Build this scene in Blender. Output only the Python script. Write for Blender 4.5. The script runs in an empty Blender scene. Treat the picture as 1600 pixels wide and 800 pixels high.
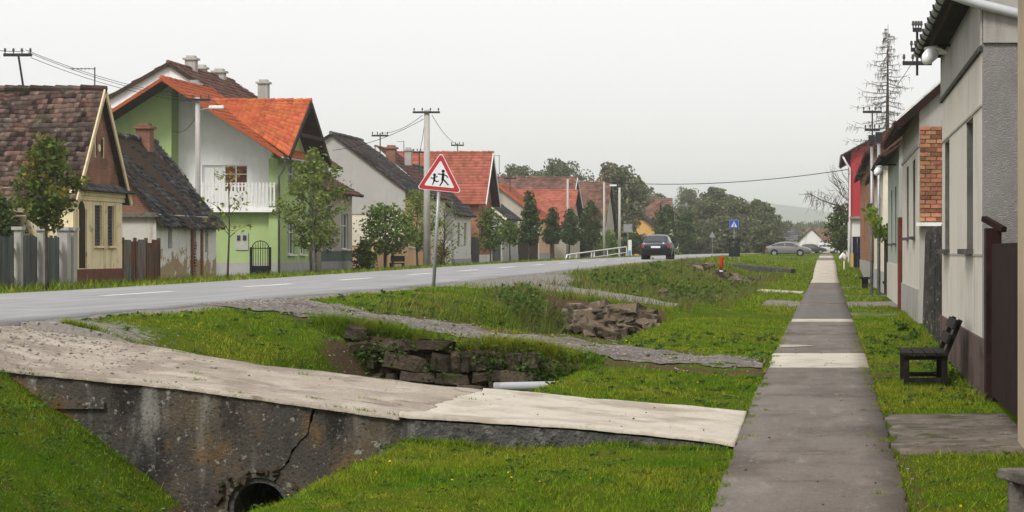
import bpy, bmesh, math, random
import numpy as np
from mathutils import Vector, Matrix

# ------------------------------------------------------------------ camera, sky, sun, exposure
F = 3600.0            # focal length in photo pixels (photo 1600 wide)
EYE = 1.66
VX, VY = 1293.0, 392.0  # where the street's lines meet in the photo
scene = bpy.context.scene
cam_d = bpy.data.cameras.new('camera')
cam = bpy.data.objects.new('camera', cam_d)
scene.collection.objects.link(cam)
cam.location = (0, 0, EYE)
cam.rotation_euler = (math.radians(90), 0, 0)
cam_d.sensor_width = 36.0
cam_d.lens = 36.0 * F / 1600.0
cam_d.shift_x = (800 - VX) / 1600.0
cam_d.shift_y = -(400 - VY) / 1600.0
cam_d.clip_start = 0.5
cam_d.clip_end = 9000
scene.camera = cam

SUN_EL, SUN_AZ = math.radians(47), math.radians(205)
world = bpy.data.worlds.new('World')
scene.world = world
world.use_nodes = True
wn = world.node_tree
wn.nodes.clear()
w_out = wn.nodes.new('ShaderNodeOutputWorld')
sky = wn.nodes.new('ShaderNodeTexSky')
sky.sky_type = 'NISHITA'
sky.sun_disc = False
sky.sun_elevation = SUN_EL
sky.sun_rotation = SUN_AZ
sky.dust_density = 6
bg1 = wn.nodes.new('ShaderNodeBackground'); bg1.inputs[1].default_value = 0.1
wn.links.new(sky.outputs[0], bg1.inputs[0])
bg2 = wn.nodes.new('ShaderNodeBackground')      # the even cloud cover
bg2.inputs[0].default_value = (1.0, 0.985, 0.985, 1); bg2.inputs[1].default_value = 0.635
wmix = wn.nodes.new('ShaderNodeMixShader'); wmix.inputs[0].default_value = 0.93
wn.links.new(bg1.outputs[0], wmix.inputs[1]); wn.links.new(bg2.outputs[0], wmix.inputs[2])
wn.links.new(wmix.outputs[0], w_out.inputs[0])

sun_d = bpy.data.lights.new('sun', 'SUN')
sun_d.energy = 1.5
sun_d.angle = math.radians(16)
sun_d.color = (1.0, 0.97, 0.93)
sun = bpy.data.objects.new('sun', sun_d)
scene.collection.objects.link(sun)
sd = Vector((math.sin(SUN_AZ) * math.cos(SUN_EL), math.cos(SUN_AZ) * math.cos(SUN_EL), math.sin(SUN_EL)))
sun.rotation_euler = sd.to_track_quat('Z', 'Y').to_euler()

scene.view_settings.view_transform = 'Standard'
scene.view_settings.look = 'None'
scene.view_settings.gamma = 1
scene.view_settings.exposure = 0.84
scene.view_settings.use_curve_mapping = False
scene.cycles.max_bounces = 6
scene.cycles.volume_bounces = 3
scene.cycles.transparent_max_bounces = 12

# ------------------------------------------------------------------ helpers
rnd = random.Random(7)
rng = np.random.default_rng(11)
COL = scene.collection

def YX(px, X):            # depth of the point that the photo shows at column px when its lateral place is X
    return F * X / (px - VX)
def ZY(py, Y):            # height of the point that the photo shows at row py at depth Y
    return EYE - (py - VY) * Y / F
def XY(px, Y):
    return (px - VX) * Y / F

def tag(o, label=None, cat=None, group=None, kind=None):
    if label: o['label'] = label
    if cat: o['category'] = cat
    if group: o['group'] = group
    if kind: o['kind'] = kind
    return o

def wloc(o):
    v = Vector((0, 0, 0))
    while o is not None:
        v = v + o.location
        o = o.parent
    return v

def thing(name, label, cat, loc, group=None):
    o = bpy.data.objects.new(name, None)
    o.empty_display_size = 0.3
    o.location = loc
    COL.objects.link(o)
    return tag(o, label, cat, group)

class MB:
    def __init__(s):
        s.v = []; s.f = []; s.m = []
    def add(s, vs, fs, m=0):
        b = len(s.v)
        s.v += [tuple(p) for p in vs]
        s.f += [tuple(b + i for i in f) for f in fs]
        s.m += [m] * len(fs)
        return s
    def quad(s, a, b, c, d, m=0):
        return s.add([a, b, c, d], [(0, 1, 2, 3)], m)
    def poly(s, pts, m=0):
        return s.add(pts, [tuple(range(len(pts)))], m)
    def box(s, x0, x1, y0, y1, z0, z1, m=0):
        return s.add([(x0,y0,z0),(x1,y0,z0),(x1,y1,z0),(x0,y1,z0),(x0,y0,z1),(x1,y0,z1),(x1,y1,z1),(x0,y1,z1)],
              [(0,3,2,1),(4,5,6,7),(0,1,5,4),(1,2,6,5),(2,3,7,6),(3,0,4,7)], m)
    def obox(s, c, u, v, w, a, b, d, m=0):
        # box centred at c with half sizes a, b, d along the unit directions u, v, w
        c = Vector(c); u = Vector(u) * a; v = Vector(v) * b; w = Vector(w) * d
        P = [c-u-v-w, c+u-v-w, c+u+v-w, c-u+v-w, c-u-v+w, c+u-v+w, c+u+v+w, c-u+v+w]
        return s.add(P, [(0,3,2,1),(4,5,6,7),(0,1,5,4),(1,2,6,5),(2,3,7,6),(3,0,4,7)], m)
    def bar(s, p, q, a, b=None, m=0):
        p = Vector(p); q = Vector(q); d = (q - p)
        L = d.length; d.normalize()
        up = Vector((0,0,1)) if abs(d.z) < 0.95 else Vector((0,1,0))
        u = d.cross(up).normalized(); w = u.cross(d).normalized()
        return s.obox((p + q) / 2, d, u, w, L / 2, a, b if b is not None else a, m)
    def extrude(s, pts, vec, m=0):
        vec = Vector(vec); n = len(pts)
        P = [Vector(p) for p in pts]
        Q = [p + vec for p in P]
        s.add(P + Q, [tuple(range(n))[::-1], tuple(range(n, 2*n))] + [(i, (i+1) % n, n + (i+1) % n, n + i) for i in range(n)], m)
        return s
    def tube(s, path, r, n=8, cap=True, m=0):
        P = [Vector(p) for p in path]
        if not hasattr(r, '__len__'): r = [r] * len(P)
        vs = []; fs = []
        prev = None
        for i, p in enumerate(P):
            d = (P[min(i+1, len(P)-1)] - P[max(i-1, 0)])
            if d.length < 1e-9: d = Vector((0,0,1))
            d.normalize()
            if prev is None:
                ref = Vector((0,0,1)) if abs(d.z) < 0.9 else Vector((1,0,0))
                u = d.cross(ref).normalized()
            else:
                u = (prev - d * prev.dot(d))
                u = u.normalized() if u.length > 1e-6 else d.orthogonal().normalized()
            prev = u
            w = d.cross(u)
            for k in range(n):
                a = 2 * math.pi * k / n
                vs.append(p + (u * math.cos(a) + w * math.sin(a)) * r[i])
        for i in range(len(P) - 1):
            for k in range(n):
                a = i*n + k; b = i*n + (k+1) % n
                fs.append((a, b, b + n, a + n))
        if cap:
            fs.append(tuple(range(n))[::-1]); fs.append(tuple((len(P)-1)*n + k for k in range(n)))
        return s.add(vs, fs, m)
    def build(s, name, mats, parent=None, smooth=False, bevel=0):
        me = bpy.data.meshes.new(name)
        off = wloc(parent) if parent is not None else Vector((0,0,0))
        me.from_pydata([(p[0]-off.x, p[1]-off.y, p[2]-off.z) for p in s.v], [], s.f)
        if not isinstance(mats, (list, tuple)): mats = [mats]
        for mt in mats: me.materials.append(mt)
        if any(s.m):
            me.polygons.foreach_set('material_index', s.m)
        if smooth:
            me.polygons.foreach_set('use_smooth', [True] * len(s.f))
        me.update()
        o = bpy.data.objects.new(name, me)
        COL.objects.link(o)
        if parent is not None: o.parent = parent
        if bevel:
            md = o.modifiers.new('bevel', 'BEVEL'); md.width = bevel; md.segments = 2; md.limit_method = 'ANGLE'
        return o

def np_mesh(name, V, FQ, mat_, parent=None, smooth=False, attrs=None):
    me = bpy.data.meshes.new(name)
    V = np.asarray(V, dtype=np.float32); FQ = np.asarray(FQ, dtype=np.int32)
    if parent is not None:
        V = V - np.array(wloc(parent), dtype=np.float32)
    k = FQ.shape[1]
    me.vertices.add(len(V)); me.vertices.foreach_set('co', V.ravel())
    me.loops.add(FQ.size); me.loops.foreach_set('vertex_index', FQ.ravel())
    me.polygons.add(len(FQ))
    me.polygons.foreach_set('loop_start', np.arange(0, FQ.size, k, dtype=np.int32))
    me.polygons.foreach_set('loop_total', np.full(len(FQ), k, dtype=np.int32))
    if smooth: me.polygons.foreach_set('use_smooth', np.ones(len(FQ), dtype=bool))
    if attrs:
        for an, av in attrs.items():
            at = me.attributes.new(an, 'FLOAT', 'POINT'); at.data.foreach_set('value', np.asarray(av, dtype=np.float32))
    me.materials.append(mat_)
    me.update(calc_edges=True)
    o = bpy.data.objects.new(name, me); COL.objects.link(o)
    if parent is not None: o.parent = parent
    return o

def put(name, mesh, loc, parent, rot=None, scale=None):
    # a piece that shares its mesh with its like
    o = bpy.data.objects.new(name, mesh)
    COL.objects.link(o)
    if parent is not None:
        o.parent = parent
        o.location = Vector(loc) - wloc(parent)
    else:
        o.location = loc
    if rot is not None: o.rotation_euler = rot
    if scale is not None: o.scale = scale
    return o

def mesh_of(mb, name, mats):
    me = bpy.data.meshes.new(name)
    me.from_pydata(mb.v, [], mb.f)
    for mt in (mats if isinstance(mats, (list, tuple)) else [mats]): me.materials.append(mt)
    if any(mb.m): me.polygons.foreach_set('material_index', mb.m)
    me.update()
    return me

# ------------------------------------------------------------------ materials
def srgb(r, g, b):
    def f(c):
        c /= 255.0
        return c / 12.92 if c <= 0.04045 else ((c + 0.055) / 1.055) ** 2.4
    return (f(r), f(g), f(b))

def mat(name, base, layers=(), rough=0.85, bump=0.0, bscale=60, vary=0.0, by='island', metal=0.0, spec=0.06, attr=None, hue=0.0, trans=0.0, bdist=0.02, zlayer=None):
    """layers: (colour, (sx,sy,sz) noise scale, lo, hi, strength) laid over the base by world-space noise."""
    m = bpy.data.materials.new(name); m.use_nodes = True
    nt = m.node_tree; N = nt.nodes; L = nt.links
    b = N['Principled BSDF']
    b.inputs['Roughness'].default_value = rough
    b.inputs['Metallic'].default_value = metal
    b.inputs['Specular IOR Level'].default_value = spec
    geo = N.new('ShaderNodeNewGeometry')
    rgb = N.new('ShaderNodeRGB'); rgb.outputs[0].default_value = (*base, 1)
    cur = rgb.outputs[0]
    for i, (c, sc, lo, hi, st) in enumerate(layers):
        if not hasattr(sc, '__len__'): sc = (sc, sc, sc)
        mp = N.new('ShaderNodeMapping'); mp.inputs['Scale'].default_value = sc; mp.inputs['Location'].default_value = (i * 7.3, i * 3.1, i * 5.7)
        L.new(geo.outputs['Position'], mp.inputs['Vector'])
        nz = N.new('ShaderNodeTexNoise'); nz.inputs['Scale'].default_value = 1.0; nz.inputs['Detail'].default_value = 5; nz.inputs['Roughness'].default_value = 0.6
        L.new(mp.outputs[0], nz.inputs['Vector'])
        mr = N.new('ShaderNodeMapRange'); mr.inputs[1].default_value = lo; mr.inputs[2].default_value = hi; mr.inputs[3].default_value = 0; mr.inputs[4].default_value = st
        mr.interpolation_type = 'SMOOTHSTEP'
        L.new(nz.outputs['Fac'], mr.inputs[0])
        mx = N.new('ShaderNodeMixRGB'); L.new(mr.outputs[0], mx.inputs[0]); L.new(cur, mx.inputs[1]); mx.inputs[2].default_value = (*c, 1)
        cur = mx.outputs[0]
    if zlayer:      # covering that has come away up to an uneven height: (colour, height, spread, noise scale)
        zc_, zh, zs_, zn = zlayer
        sp = N.new('ShaderNodeSeparateXYZ'); L.new(geo.outputs['Position'], sp.inputs[0])
        nz = N.new('ShaderNodeTexNoise'); nz.inputs['Scale'].default_value = zn; nz.inputs['Detail'].default_value = 6; nz.inputs['Roughness'].default_value = .62
        L.new(geo.outputs['Position'], nz.inputs['Vector'])
        a1 = N.new('ShaderNodeMath'); a1.operation = 'MULTIPLY_ADD'; L.new(nz.outputs['Fac'], a1.inputs[0]); a1.inputs[1].default_value = zs_; a1.inputs[2].default_value = zh - zs_*.5
        a2 = N.new('ShaderNodeMath'); a2.operation = 'SUBTRACT'; L.new(a1.outputs[0], a2.inputs[0]); L.new(sp.outputs[2], a2.inputs[1])
        mr = N.new('ShaderNodeMapRange'); mr.inputs[1].default_value = 0; mr.inputs[2].default_value = .05; L.new(a2.outputs[0], mr.inputs[0])
        n2 = N.new('ShaderNodeTexNoise'); n2.inputs['Scale'].default_value = 9; n2.inputs['Detail'].default_value = 5; L.new(geo.outputs['Position'], n2.inputs['Vector'])
        cm = N.new('ShaderNodeMixRGB'); L.new(n2.outputs['Fac'], cm.inputs[0]); cm.inputs[1].default_value = (*[k*.6 for k in zc_], 1); cm.inputs[2].default_value = (*[k*1.35 for k in zc_], 1)
        mx = N.new('ShaderNodeMixRGB'); L.new(mr.outputs[0], mx.inputs[0]); L.new(cur, mx.inputs[1]); L.new(cm.outputs[0], mx.inputs[2]); cur = mx.outputs[0]
    if attr:
        for an, c, sc in attr:
            at = N.new('ShaderNodeAttribute'); at.attribute_name = an
            nz = N.new('ShaderNodeTexNoise'); nz.inputs['Scale'].default_value = sc; nz.inputs['Detail'].default_value = 6; nz.inputs['Roughness'].default_value = 0.65
            L.new(geo.outputs['Position'], nz.inputs['Vector'])
            ad = N.new('ShaderNodeMath'); ad.operation = 'ADD'; L.new(at.outputs['Fac'], ad.inputs[0])
            sb = N.new('ShaderNodeMath'); sb.operation = 'MULTIPLY_ADD'; L.new(nz.outputs['Fac'], sb.inputs[0]); sb.inputs[1].default_value = 1.4; sb.inputs[2].default_value = -0.7
            L.new(sb.outputs[0], ad.inputs[1])
            mr = N.new('ShaderNodeMapRange'); mr.inputs[1].default_value = 0.4; mr.inputs[2].default_value = 0.6
            L.new(ad.outputs[0], mr.inputs[0])
            vz = N.new('ShaderNodeTexNoise'); vz.inputs['Scale'].default_value = 35; vz.inputs['Detail'].default_value = 4
            L.new(geo.outputs['Position'], vz.inputs['Vector'])
            cm = N.new('ShaderNodeMixRGB'); L.new(vz.outputs['Fac'], cm.inputs[0])
            cm.inputs[1].default_value = (*[k * 0.6 for k in c], 1); cm.inputs[2].default_value = (*[k * 1.4 for k in c], 1)
            mx = N.new('ShaderNodeMixRGB'); L.new(mr.outputs[0], mx.inputs[0]); L.new(cur, mx.inputs[1]); L.new(cm.outputs[0], mx.inputs[2])
            cur = mx.outputs[0]
    if vary:
        if by == 'island': src = geo.outputs['Random Per Island']
        else:
            oi = N.new('ShaderNodeObjectInfo'); src = oi.outputs['Random']
        mr = N.new('ShaderNodeMapRange'); mr.inputs[3].default_value = 1 - vary; mr.inputs[4].default_value = 1 + vary
        L.new(src, mr.inputs[0])
        hs = N.new('ShaderNodeHueSaturation'); L.new(cur, hs.inputs['Color']); L.new(mr.outputs[0], hs.inputs['Value'])
        if hue:
            mh = N.new('ShaderNodeMath'); mh.operation = 'MULTIPLY'; L.new(src, mh.inputs[0]); mh.inputs[1].default_value = 7.31
            fr = N.new('ShaderNodeMath'); fr.operation = 'FRACT'; L.new(mh.outputs[0], fr.inputs[0])
            m2 = N.new('ShaderNodeMapRange'); m2.inputs[3].default_value = 0.5 - hue; m2.inputs[4].default_value = 0.5 + hue
            L.new(fr.outputs[0], m2.inputs[0]); L.new(m2.outputs[0], hs.inputs['Hue'])
        cur = hs.outputs[0]
    L.new(cur, b.inputs['Base Color'])
    if trans:
        b.inputs['Subsurface Weight'].default_value = 0
        tl = N.new('ShaderNodeBsdfTranslucent'); L.new(cur, tl.inputs[0])
        ms = N.new('ShaderNodeMixShader'); ms.inputs[0].default_value = trans
        L.new(b.outputs[0], ms.inputs[1]); L.new(tl.outputs[0], ms.inputs[2])
        L.new(ms.outputs[0], N['Material Output'].inputs[0])
    if bump:
        nz = N.new('ShaderNodeTexNoise'); nz.inputs['Scale'].default_value = bscale; nz.inputs['Detail'].default_value = 5
        L.new(geo.outputs['Position'], nz.inputs['Vector'])
        bp = N.new('ShaderNodeBump'); bp.inputs['Strength'].default_value = bump; bp.inputs['Distance'].default_value = bdist
        L.new(nz.outputs['Fac'], bp.inputs['Height']); L.new(bp.outputs[0], b.inputs['Normal'])
    return m

def brick_mat(name, c1, c2, mortar, bw=0.25, bh=0.075):
    m = bpy.data.materials.new(name); m.use_nodes = True
    nt = m.node_tree; N = nt.nodes; L = nt.links; b = N['Principled BSDF']; b.inputs['Roughness'].default_value = 0.95; b.inputs['Specular IOR Level'].default_value = .05
    geo = N.new('ShaderNodeNewGeometry'); sp = N.new('ShaderNodeSeparateXYZ'); L.new(geo.outputs['Position'], sp.inputs[0])
    ad = N.new('ShaderNodeMath'); ad.operation = 'ADD'; L.new(sp.outputs[0], ad.inputs[0]); L.new(sp.outputs[1], ad.inputs[1])
    cb = N.new('ShaderNodeCombineXYZ'); L.new(ad.outputs[0], cb.inputs[0]); L.new(sp.outputs[2], cb.inputs[1])
    bt = N.new('ShaderNodeTexBrick'); L.new(cb.outputs[0], bt.inputs['Vector'])
    bt.inputs['Color1'].default_value = (*c1, 1); bt.inputs['Color2'].default_value = (*c2, 1); bt.inputs['Mortar'].default_value = (*mortar, 1)
    bt.inputs['Scale'].default_value = 1; bt.inputs['Brick Width'].default_value = bw; bt.inputs['Row Height'].default_value = bh; bt.inputs['Mortar Size'].default_value = 0.008
    nz = N.new('ShaderNodeTexNoise'); nz.inputs['Scale'].default_value = 1.3; nz.inputs['Detail'].default_value = 6; L.new(geo.outputs['Position'], nz.inputs['Vector'])
    mr = N.new('ShaderNodeMapRange'); mr.inputs[1].default_value = .3; mr.inputs[2].default_value = .7; mr.inputs[3].default_value = .65; mr.inputs[4].default_value = 1.25; L.new(nz.outputs['Fac'], mr.inputs[0])
    hs = N.new('ShaderNodeHueSaturation'); L.new(bt.outputs['Color'], hs.inputs['Color']); L.new(mr.outputs[0], hs.inputs['Value'])
    L.new(hs.outputs[0], b.inputs['Base Color'])
    bp = N.new('ShaderNodeBump'); bp.inputs['Strength'].default_value = .5; bp.inputs['Distance'].default_value = .01
    L.new(bt.outputs['Fac'], bp.inputs['Height']); bp.invert = True; L.new(bp.outputs[0], b.inputs['Normal'])
    return m

def plaster(name, c, dirt=0.5, rough=0.9, dark=None, bump=0.35, bscale=90):
    dk = dark or tuple(k * 0.55 for k in c)
    lt = tuple(min(0.9, k * 1.12) for k in c)
    return mat(name, c, [(lt, 0.9, .45, .65, .7), (dk, (2.2, 2.2, .25), .52, .74, dirt), (dk, (.7, .7, .9), .55, .8, dirt * .8), (tuple(k * .8 for k in c), 9, .5, .7, .25)],
               rough=rough, bump=bump, bscale=bscale)

M = {}
M['white_paint'] = mat('white_paint', (.72, .72, .70), [((.5, .5, .47), 3, .5, .8, .5)], rough=.6)
M['glass'] = mat('glass', (.035, .042, .05), rough=.08, spec=.6)
M['glass_red'] = mat('glass_red', (.16, .035, .02), [((.02, .02, .02), 3, .45, .6, .7)], rough=.15, spec=.5)
M['dark_metal'] = mat('dark_metal', (.03, .032, .035), [((.07, .06, .05), 5, .5, .75, .6)], rough=.55)
M['grey_metal'] = mat('grey_metal', (.27, .28, .28), [((.17, .165, .16), 4, .45, .7, .8)], rough=.5, metal=.4)
M['zinc'] = mat('zinc', (.33, .335, .33), [((.2, .2, .2), (3, 1, 3), .45, .7, .8), ((.12, .1, .08), 6, .6, .75, .6)], rough=.45, metal=.5)
M['concrete_pole'] = mat('concrete_pole', (.40, .385, .35), [((.27, .26, .24), (6, 6, .5), .45, .7, .7), ((.5, .48, .44), 2, .5, .7, .5)], rough=.95, bump=.2)
M['wood_dark'] = mat('wood_dark', (.014, .012, .011), [((.032, .027, .024), (8, 1, 8), .45, .7, .7)], rough=.75, bump=.3, bscale=40)
M['wood_grey'] = mat('wood_grey', (.16, .145, .125), [((.06, .052, .045), (10, 2, 10), .45, .65, .8), ((.27, .26, .24), (4, 1, 4), .5, .75, .6)], rough=.95, bump=.5, bscale=30)
M['bark'] = mat('bark', (.075, .06, .045), [((.035, .028, .022), (8, 8, 2), .4, .65, .8), ((.13, .12, .09), 5, .55, .75, .5)], rough=1, bump=.5, bscale=25)
M['bark_pale'] = mat('bark_pale', (.16, .145, .12), [((.06, .05, .045), (4, 4, 7), .45, .65, .9)], rough=1, bump=.4, bscale=25)
M['black'] = mat('black', (.012, .012, .013), rough=.6)
M['rubber'] = mat('rubber', (.015, .015, .016), rough=.8)
# ------------------------------------------------------------------ the lie of the land
XR, XL = -8.45, -15.6        # road edges
SW0, SW1 = -0.83, 0.57       # footway edges
def zsw(Y): return np.interp(Y, [-20,12,16,23,30,36,115,132,150,170,230,283,500,3000], [-.3,-.25,-.2,-.06,.0,.04,.06,.1,.48,.75,1.1,1.26,1.42,1.5])
def zroad(Y): return np.interp(Y, [-20,20,50,64,103,144,200,300,500,3000], [.93,.93,.94,.98,1.13,1.22,1.28,1.40,1.48,1.5])
def zleft(Y): return np.interp(Y, [0,70,130,204,300,500,3000], [.42,.47,.55,.72,1.1,1.4,1.5])
PX = {  # cross-sections between the road and the footway: lateral place, height (None: road / footway level)
 10: [(-7.9,.80),(-7.4,.52),(-5.8,-.66),(-5.35,-.95),(-4.9,-.9),(-4.5,-.5),(-3.8,-.08),(-2.6,-.13)],
 21: [(-7.9,.80),(-7.4,.52),(-5.8,-.66),(-5.35,-.95),(-4.9,-.9),(-4.5,-.5),(-3.8,-.08),(-2.6,-.13)],
 25: [(-7.9,.88),(-7.2,.77),(-6.3,.42),(-5.5,-.7),(-4.7,-.8),(-3.9,-.2),(-3.3,.05),(-2.6,.04)],
 31: [(-7.9,.88),(-7.2,.78),(-6.4,.48),(-5.6,-.7),(-4.7,-.8),(-3.9,-.2),(-3.2,.08),(-2.6,.06)],
 36: [(-7.9,.88),(-7.2,.80),(-6.4,.56),(-5.7,-.3),(-4.8,-.5),(-4.1,-.15),(-3.3,.10),(-2.6,.08)],
 53: [(-7.9,.88),(-7.2,.80),(-6.6,.55),(-6.0,-.2),(-4.6,-.45),(-4.0,-.1),(-3.3,.10),(-2.6,.10)],
 62: [(-7.9,.93),(-7.2,.82),(-6.4,.6),(-5.6,.35),(-4.6,.12),(-4.0,.12),(-3.3,.12),(-2.6,.10)],
 90: [(-7.9,1.03),(-7.2,.95),(-6.4,.75),(-5.6,.5),(-4.6,.1),(-4.0,-.05),(-3.3,.1),(-2.6,.1)],
 125: [(-7.9,1.1),(-7.2,1.02),(-6.4,.85),(-5.6,.6),(-4.6,.25),(-4.0,.1),(-3.3,.2),(-2.6,.15)],
 160: [(-7.9,1.2),(-7.2,1.15),(-6.4,1.02),(-5.6,.9),(-4.6,.75),(-4.0,.65),(-3.3,.62),(-2.6,.6)],
 230: [(-7.9,1.28),(-7.2,1.26),(-6.4,1.22),(-5.6,1.2),(-4.6,1.16),(-4.0,1.14),(-3.3,1.12),(-2.6,1.1)],
 400: [(-7.9,1.42),(-7.2,1.42),(-6.4,1.4),(-5.6,1.4),(-4.6,1.38),(-4.0,1.38),(-3.3,1.38),(-2.6,1.38)],
}
PK = sorted(PX)
PA = np.array([PX[k] for k in PK])      # keys x 8 x 2
CROSS2 = ([-8.4,-7.7,-7.0,-5.27,-3.5,-2.2,-.83], [.93,.92,.80,.52,.30,.13,.05])
CROSS3 = ([-8.4,-7.2,-6.2,-5.2,-3.8,-2.2,-.83], [.95,.88,.68,.55,.33,.18,.08])
def wob(X, Y, s=1.0):
    return (np.sin(X*1.9*s + Y*.7*s) * np.cos(Y*1.3*s - X*.8*s) + .6*np.sin(X*4.1*s - Y*2.3*s + 1.3) + .4*np.sin(X*9.3*s + Y*6.1*s))
def section(Y):
    k = np.clip(np.searchsorted(PK, Y) - 1, 0, len(PK) - 2)
    t = min(max((Y - PK[k]) / (PK[k+1] - PK[k]), 0), 1)
    p = PA[k] * (1 - t) + PA[k+1] * t
    zr, zs, zl = float(zroad(Y)), float(zsw(Y)), float(zleft(Y))
    xs = [-60, -24, -19.5, -16.6, XL - .1, XR] + list(p[:, 0]) + [SW0, SW1, 2.2, 60]
    zs_ = [zl, zl + .02, zl, zr - .15, zr - .11, zr - .012] + list(p[:, 1]) + [zs - .035, zs - .035, zs - .02, zs]
    return xs, zs_
def bridged(X, Y, z):
    for (xs, zs_), a, b in ((CROSS2, 30.75, 34.3), (CROSS3, 53.3, 57.5)):
        inside = (Y >= a) & (Y <= b) & (X > -8.4) & (X < SW0)
        mid = (a + b)/2 + .1; tilt = .022*(Y - mid) - .06*np.clip((mid - 1.05 - Y)/.6, 0, 1)      # crown a little lower at the near shoulder
        fade = np.clip((X + 8.4)/1.2, 0, 1)*np.clip((SW0 - X)/.6, 0, 1)
        z = np.where(inside, np.maximum(z, np.interp(X, xs, zs_) + tilt*fade), z)
    under = (Y >= 20.95) & (Y <= 24.0) & (X > -8.75) & (X < SW0 + .05)
    z = np.where(under, np.minimum(z, zdeck(X, Y) - .06), z)
    return z
def zdeck(X, Y):      # top of the concrete drive (first crossing)
    t = np.clip((Y - 20.9) / 3.1, 0, 1)
    a = np.interp(X, [-9,-8.45,-7.5,-5.8,-3.8,-2.28,-1.12,-.8], [.90,.87,.60,.43,.15,.055,-.06,-.12])
    b = np.interp(X, [-9,-8.45,-7.0,-5.95,-3.7,-2.0,-.8], [.92,.88,.66,.48,.22,.07,-.03])
    return a*(1-t) + b*t
TX = np.arange(-60, 60.01, .1); TY = np.arange(-20, 420.01, .25)
TAB = np.array([np.interp(TX, *section(y)) for y in TY])
def zg(X, Y, noise=True):
    X = np.asarray(X, float); Y = np.asarray(Y, float)
    fx = np.clip((X + 60) / .1, 0, len(TX) - 1.001); fy = np.clip((Y + 20) / .25, 0, len(TY) - 1.001)
    i = fx.astype(int); j = fy.astype(int); a = fx - i; b = fy - j
    z = (TAB[j, i]*(1-a) + TAB[j, i+1]*a)*(1-b) + (TAB[j+1, i]*(1-a) + TAB[j+1, i+1]*a)*b
    z = bridged(X, Y, z)
    if noise:
        amp = np.where((X > XR) & (X < SW0), .022 * np.clip((X - XR) / .5, 0, 1) * np.clip((SW0 - X) / .5, 0, 1), .006)
        amp = np.where((X < XL) & (X > -40), .01, amp)
        z = z + amp * wob(X, Y)
    return z
def Z1(X, Y): return float(zg(np.array([X]), np.array([Y]))[0])

# how bare the ground is: stones near the road and drives, brown soil at edges
def gravel_w(X, Y):
    g = np.zeros_like(X)
    g = np.maximum(g, 1 - np.abs(X + 8.35) / (.42 + .15*np.sin(Y*.9)))                 # road edge
    g = np.maximum(g, np.clip(1.3 - np.hypot((X + 8.3)/1.5, (Y - 23.3)/2.6), 0, 1))     # where the concrete drive meets the road
    g = np.maximum(g, np.clip(1.3 - np.hypot((X + 8.2)/.9, (Y - 33)/2.6), 0, 1))
    g = np.maximum(g, np.clip(1.4 - np.hypot((X + 8.0)/1.4, (Y - 60)/10), 0, 1))
    g = np.maximum(g, np.clip(1.5 - np.abs(Y - 56.3 - (X+5)*.35)/1.5, 0, 1) * (X > -8) * (X < -3.6))
    g = np.maximum(g, np.clip(1.4 - np.abs(Y - 71)/4, 0, 1) * (X > -2.0))
    for yy, ww in ((60, 2.0), (84, 2.0), (103, 3)):
        g = np.maximum(g, .62*np.clip(1.5 - np.abs(Y - yy)/ww, 0, 1) * (X > SW1))
    return np.clip(g, 0, 1)
def soil_w(X, Y):
    g = np.zeros_like(X)
    for a, b in ((30.85, 31.35), (33.95, 34.7)):
        g = np.maximum(g, np.where((Y > a - .1) & (Y < b + .1) & (X > -7.4), .62, 0))
    g = np.maximum(g, np.where((Y > 30.6) & (Y < 30.9) & (X > -6.5) & (X < -3.3), 1, 0))
    g = np.maximum(g, np.where((Y > 52.9) & (Y < 53.6) & (X > -6.7) & (X < -3.7), 1, 0))
    g = np.maximum(g, np.clip(1 - np.abs(X + 6.2)/.5, 0, 1) * np.clip(1.2 - np.abs(Y - 29.8)/1.4, 0, 1))
    g = np.maximum(g, .55 * np.clip(1 - np.abs(Y - 24.35)/.3, 0, 1))
    g = np.maximum(g, .45 * ((Y > 60) & (Y < 120) & (X < -3.0)))
    g = np.maximum(g, .40 * np.clip(1 - np.abs(X - SW0 + .12)/.22, 0, 1))
    g = np.maximum(g, .55 * np.clip(1 - np.abs(X - SW1 - .1)/.2, 0, 1))
    g = np.maximum(g, .6 * np.clip(1.2 - np.abs(X - .95)/.5 - np.abs(Y - 33.5)/1.2, 0, 1))
    g = np.maximum(g, np.where((X < -5.2) & (X > -5.9) & (Y < 20.9) & (Y > 19.9), .9, 0))
    return np.clip(g, 0, 1)

xs = np.unique(np.round(np.concatenate([np.array([-5800,-2500,-600,-300,-150,-90,-60,-45,-35]), np.arange(-30, -16, .7), np.arange(-16.5, -8.6, .6), np.arange(-8.6, 2.3, .1), np.arange(2.5, 10, 1.5), np.array([14,22,35,60,120,300,700,3200])]), 3))
ys = np.unique(np.round(np.concatenate([np.arange(-20, 13, 1.5), np.arange(13, 36, .16), np.arange(36, 62, .3), np.arange(62, 140, .8), np.arange(140, 420, 4), np.array([450,520,620,760,950,1200,1600,2200,3600,6200]), np.array([20.88, 20.96, 23.99, 24.06, 30.68, 30.76, 34.28, 34.36, 53.2, 53.31, 57.45, 57.6])]), 3))
GX, GY = np.meshgrid(xs, ys)
GZ = zg(GX.ravel(), GY.ravel()).reshape(GX.shape)
V = np.stack([GX.ravel(), GY.ravel(), GZ.ravel()], 1)
ny, nx = GX.shape
idx = np.arange(ny * nx).reshape(ny, nx)
FQ = np.stack([idx[:-1,:-1].ravel(), idx[:-1,1:].ravel(), idx[1:,1:].ravel(), idx[1:,:-1].ravel()], 1)
SOIL, GRAVEL, GRASS = (.085, .058, .038), (.20, .185, .165), (.055, .095, .008)
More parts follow.
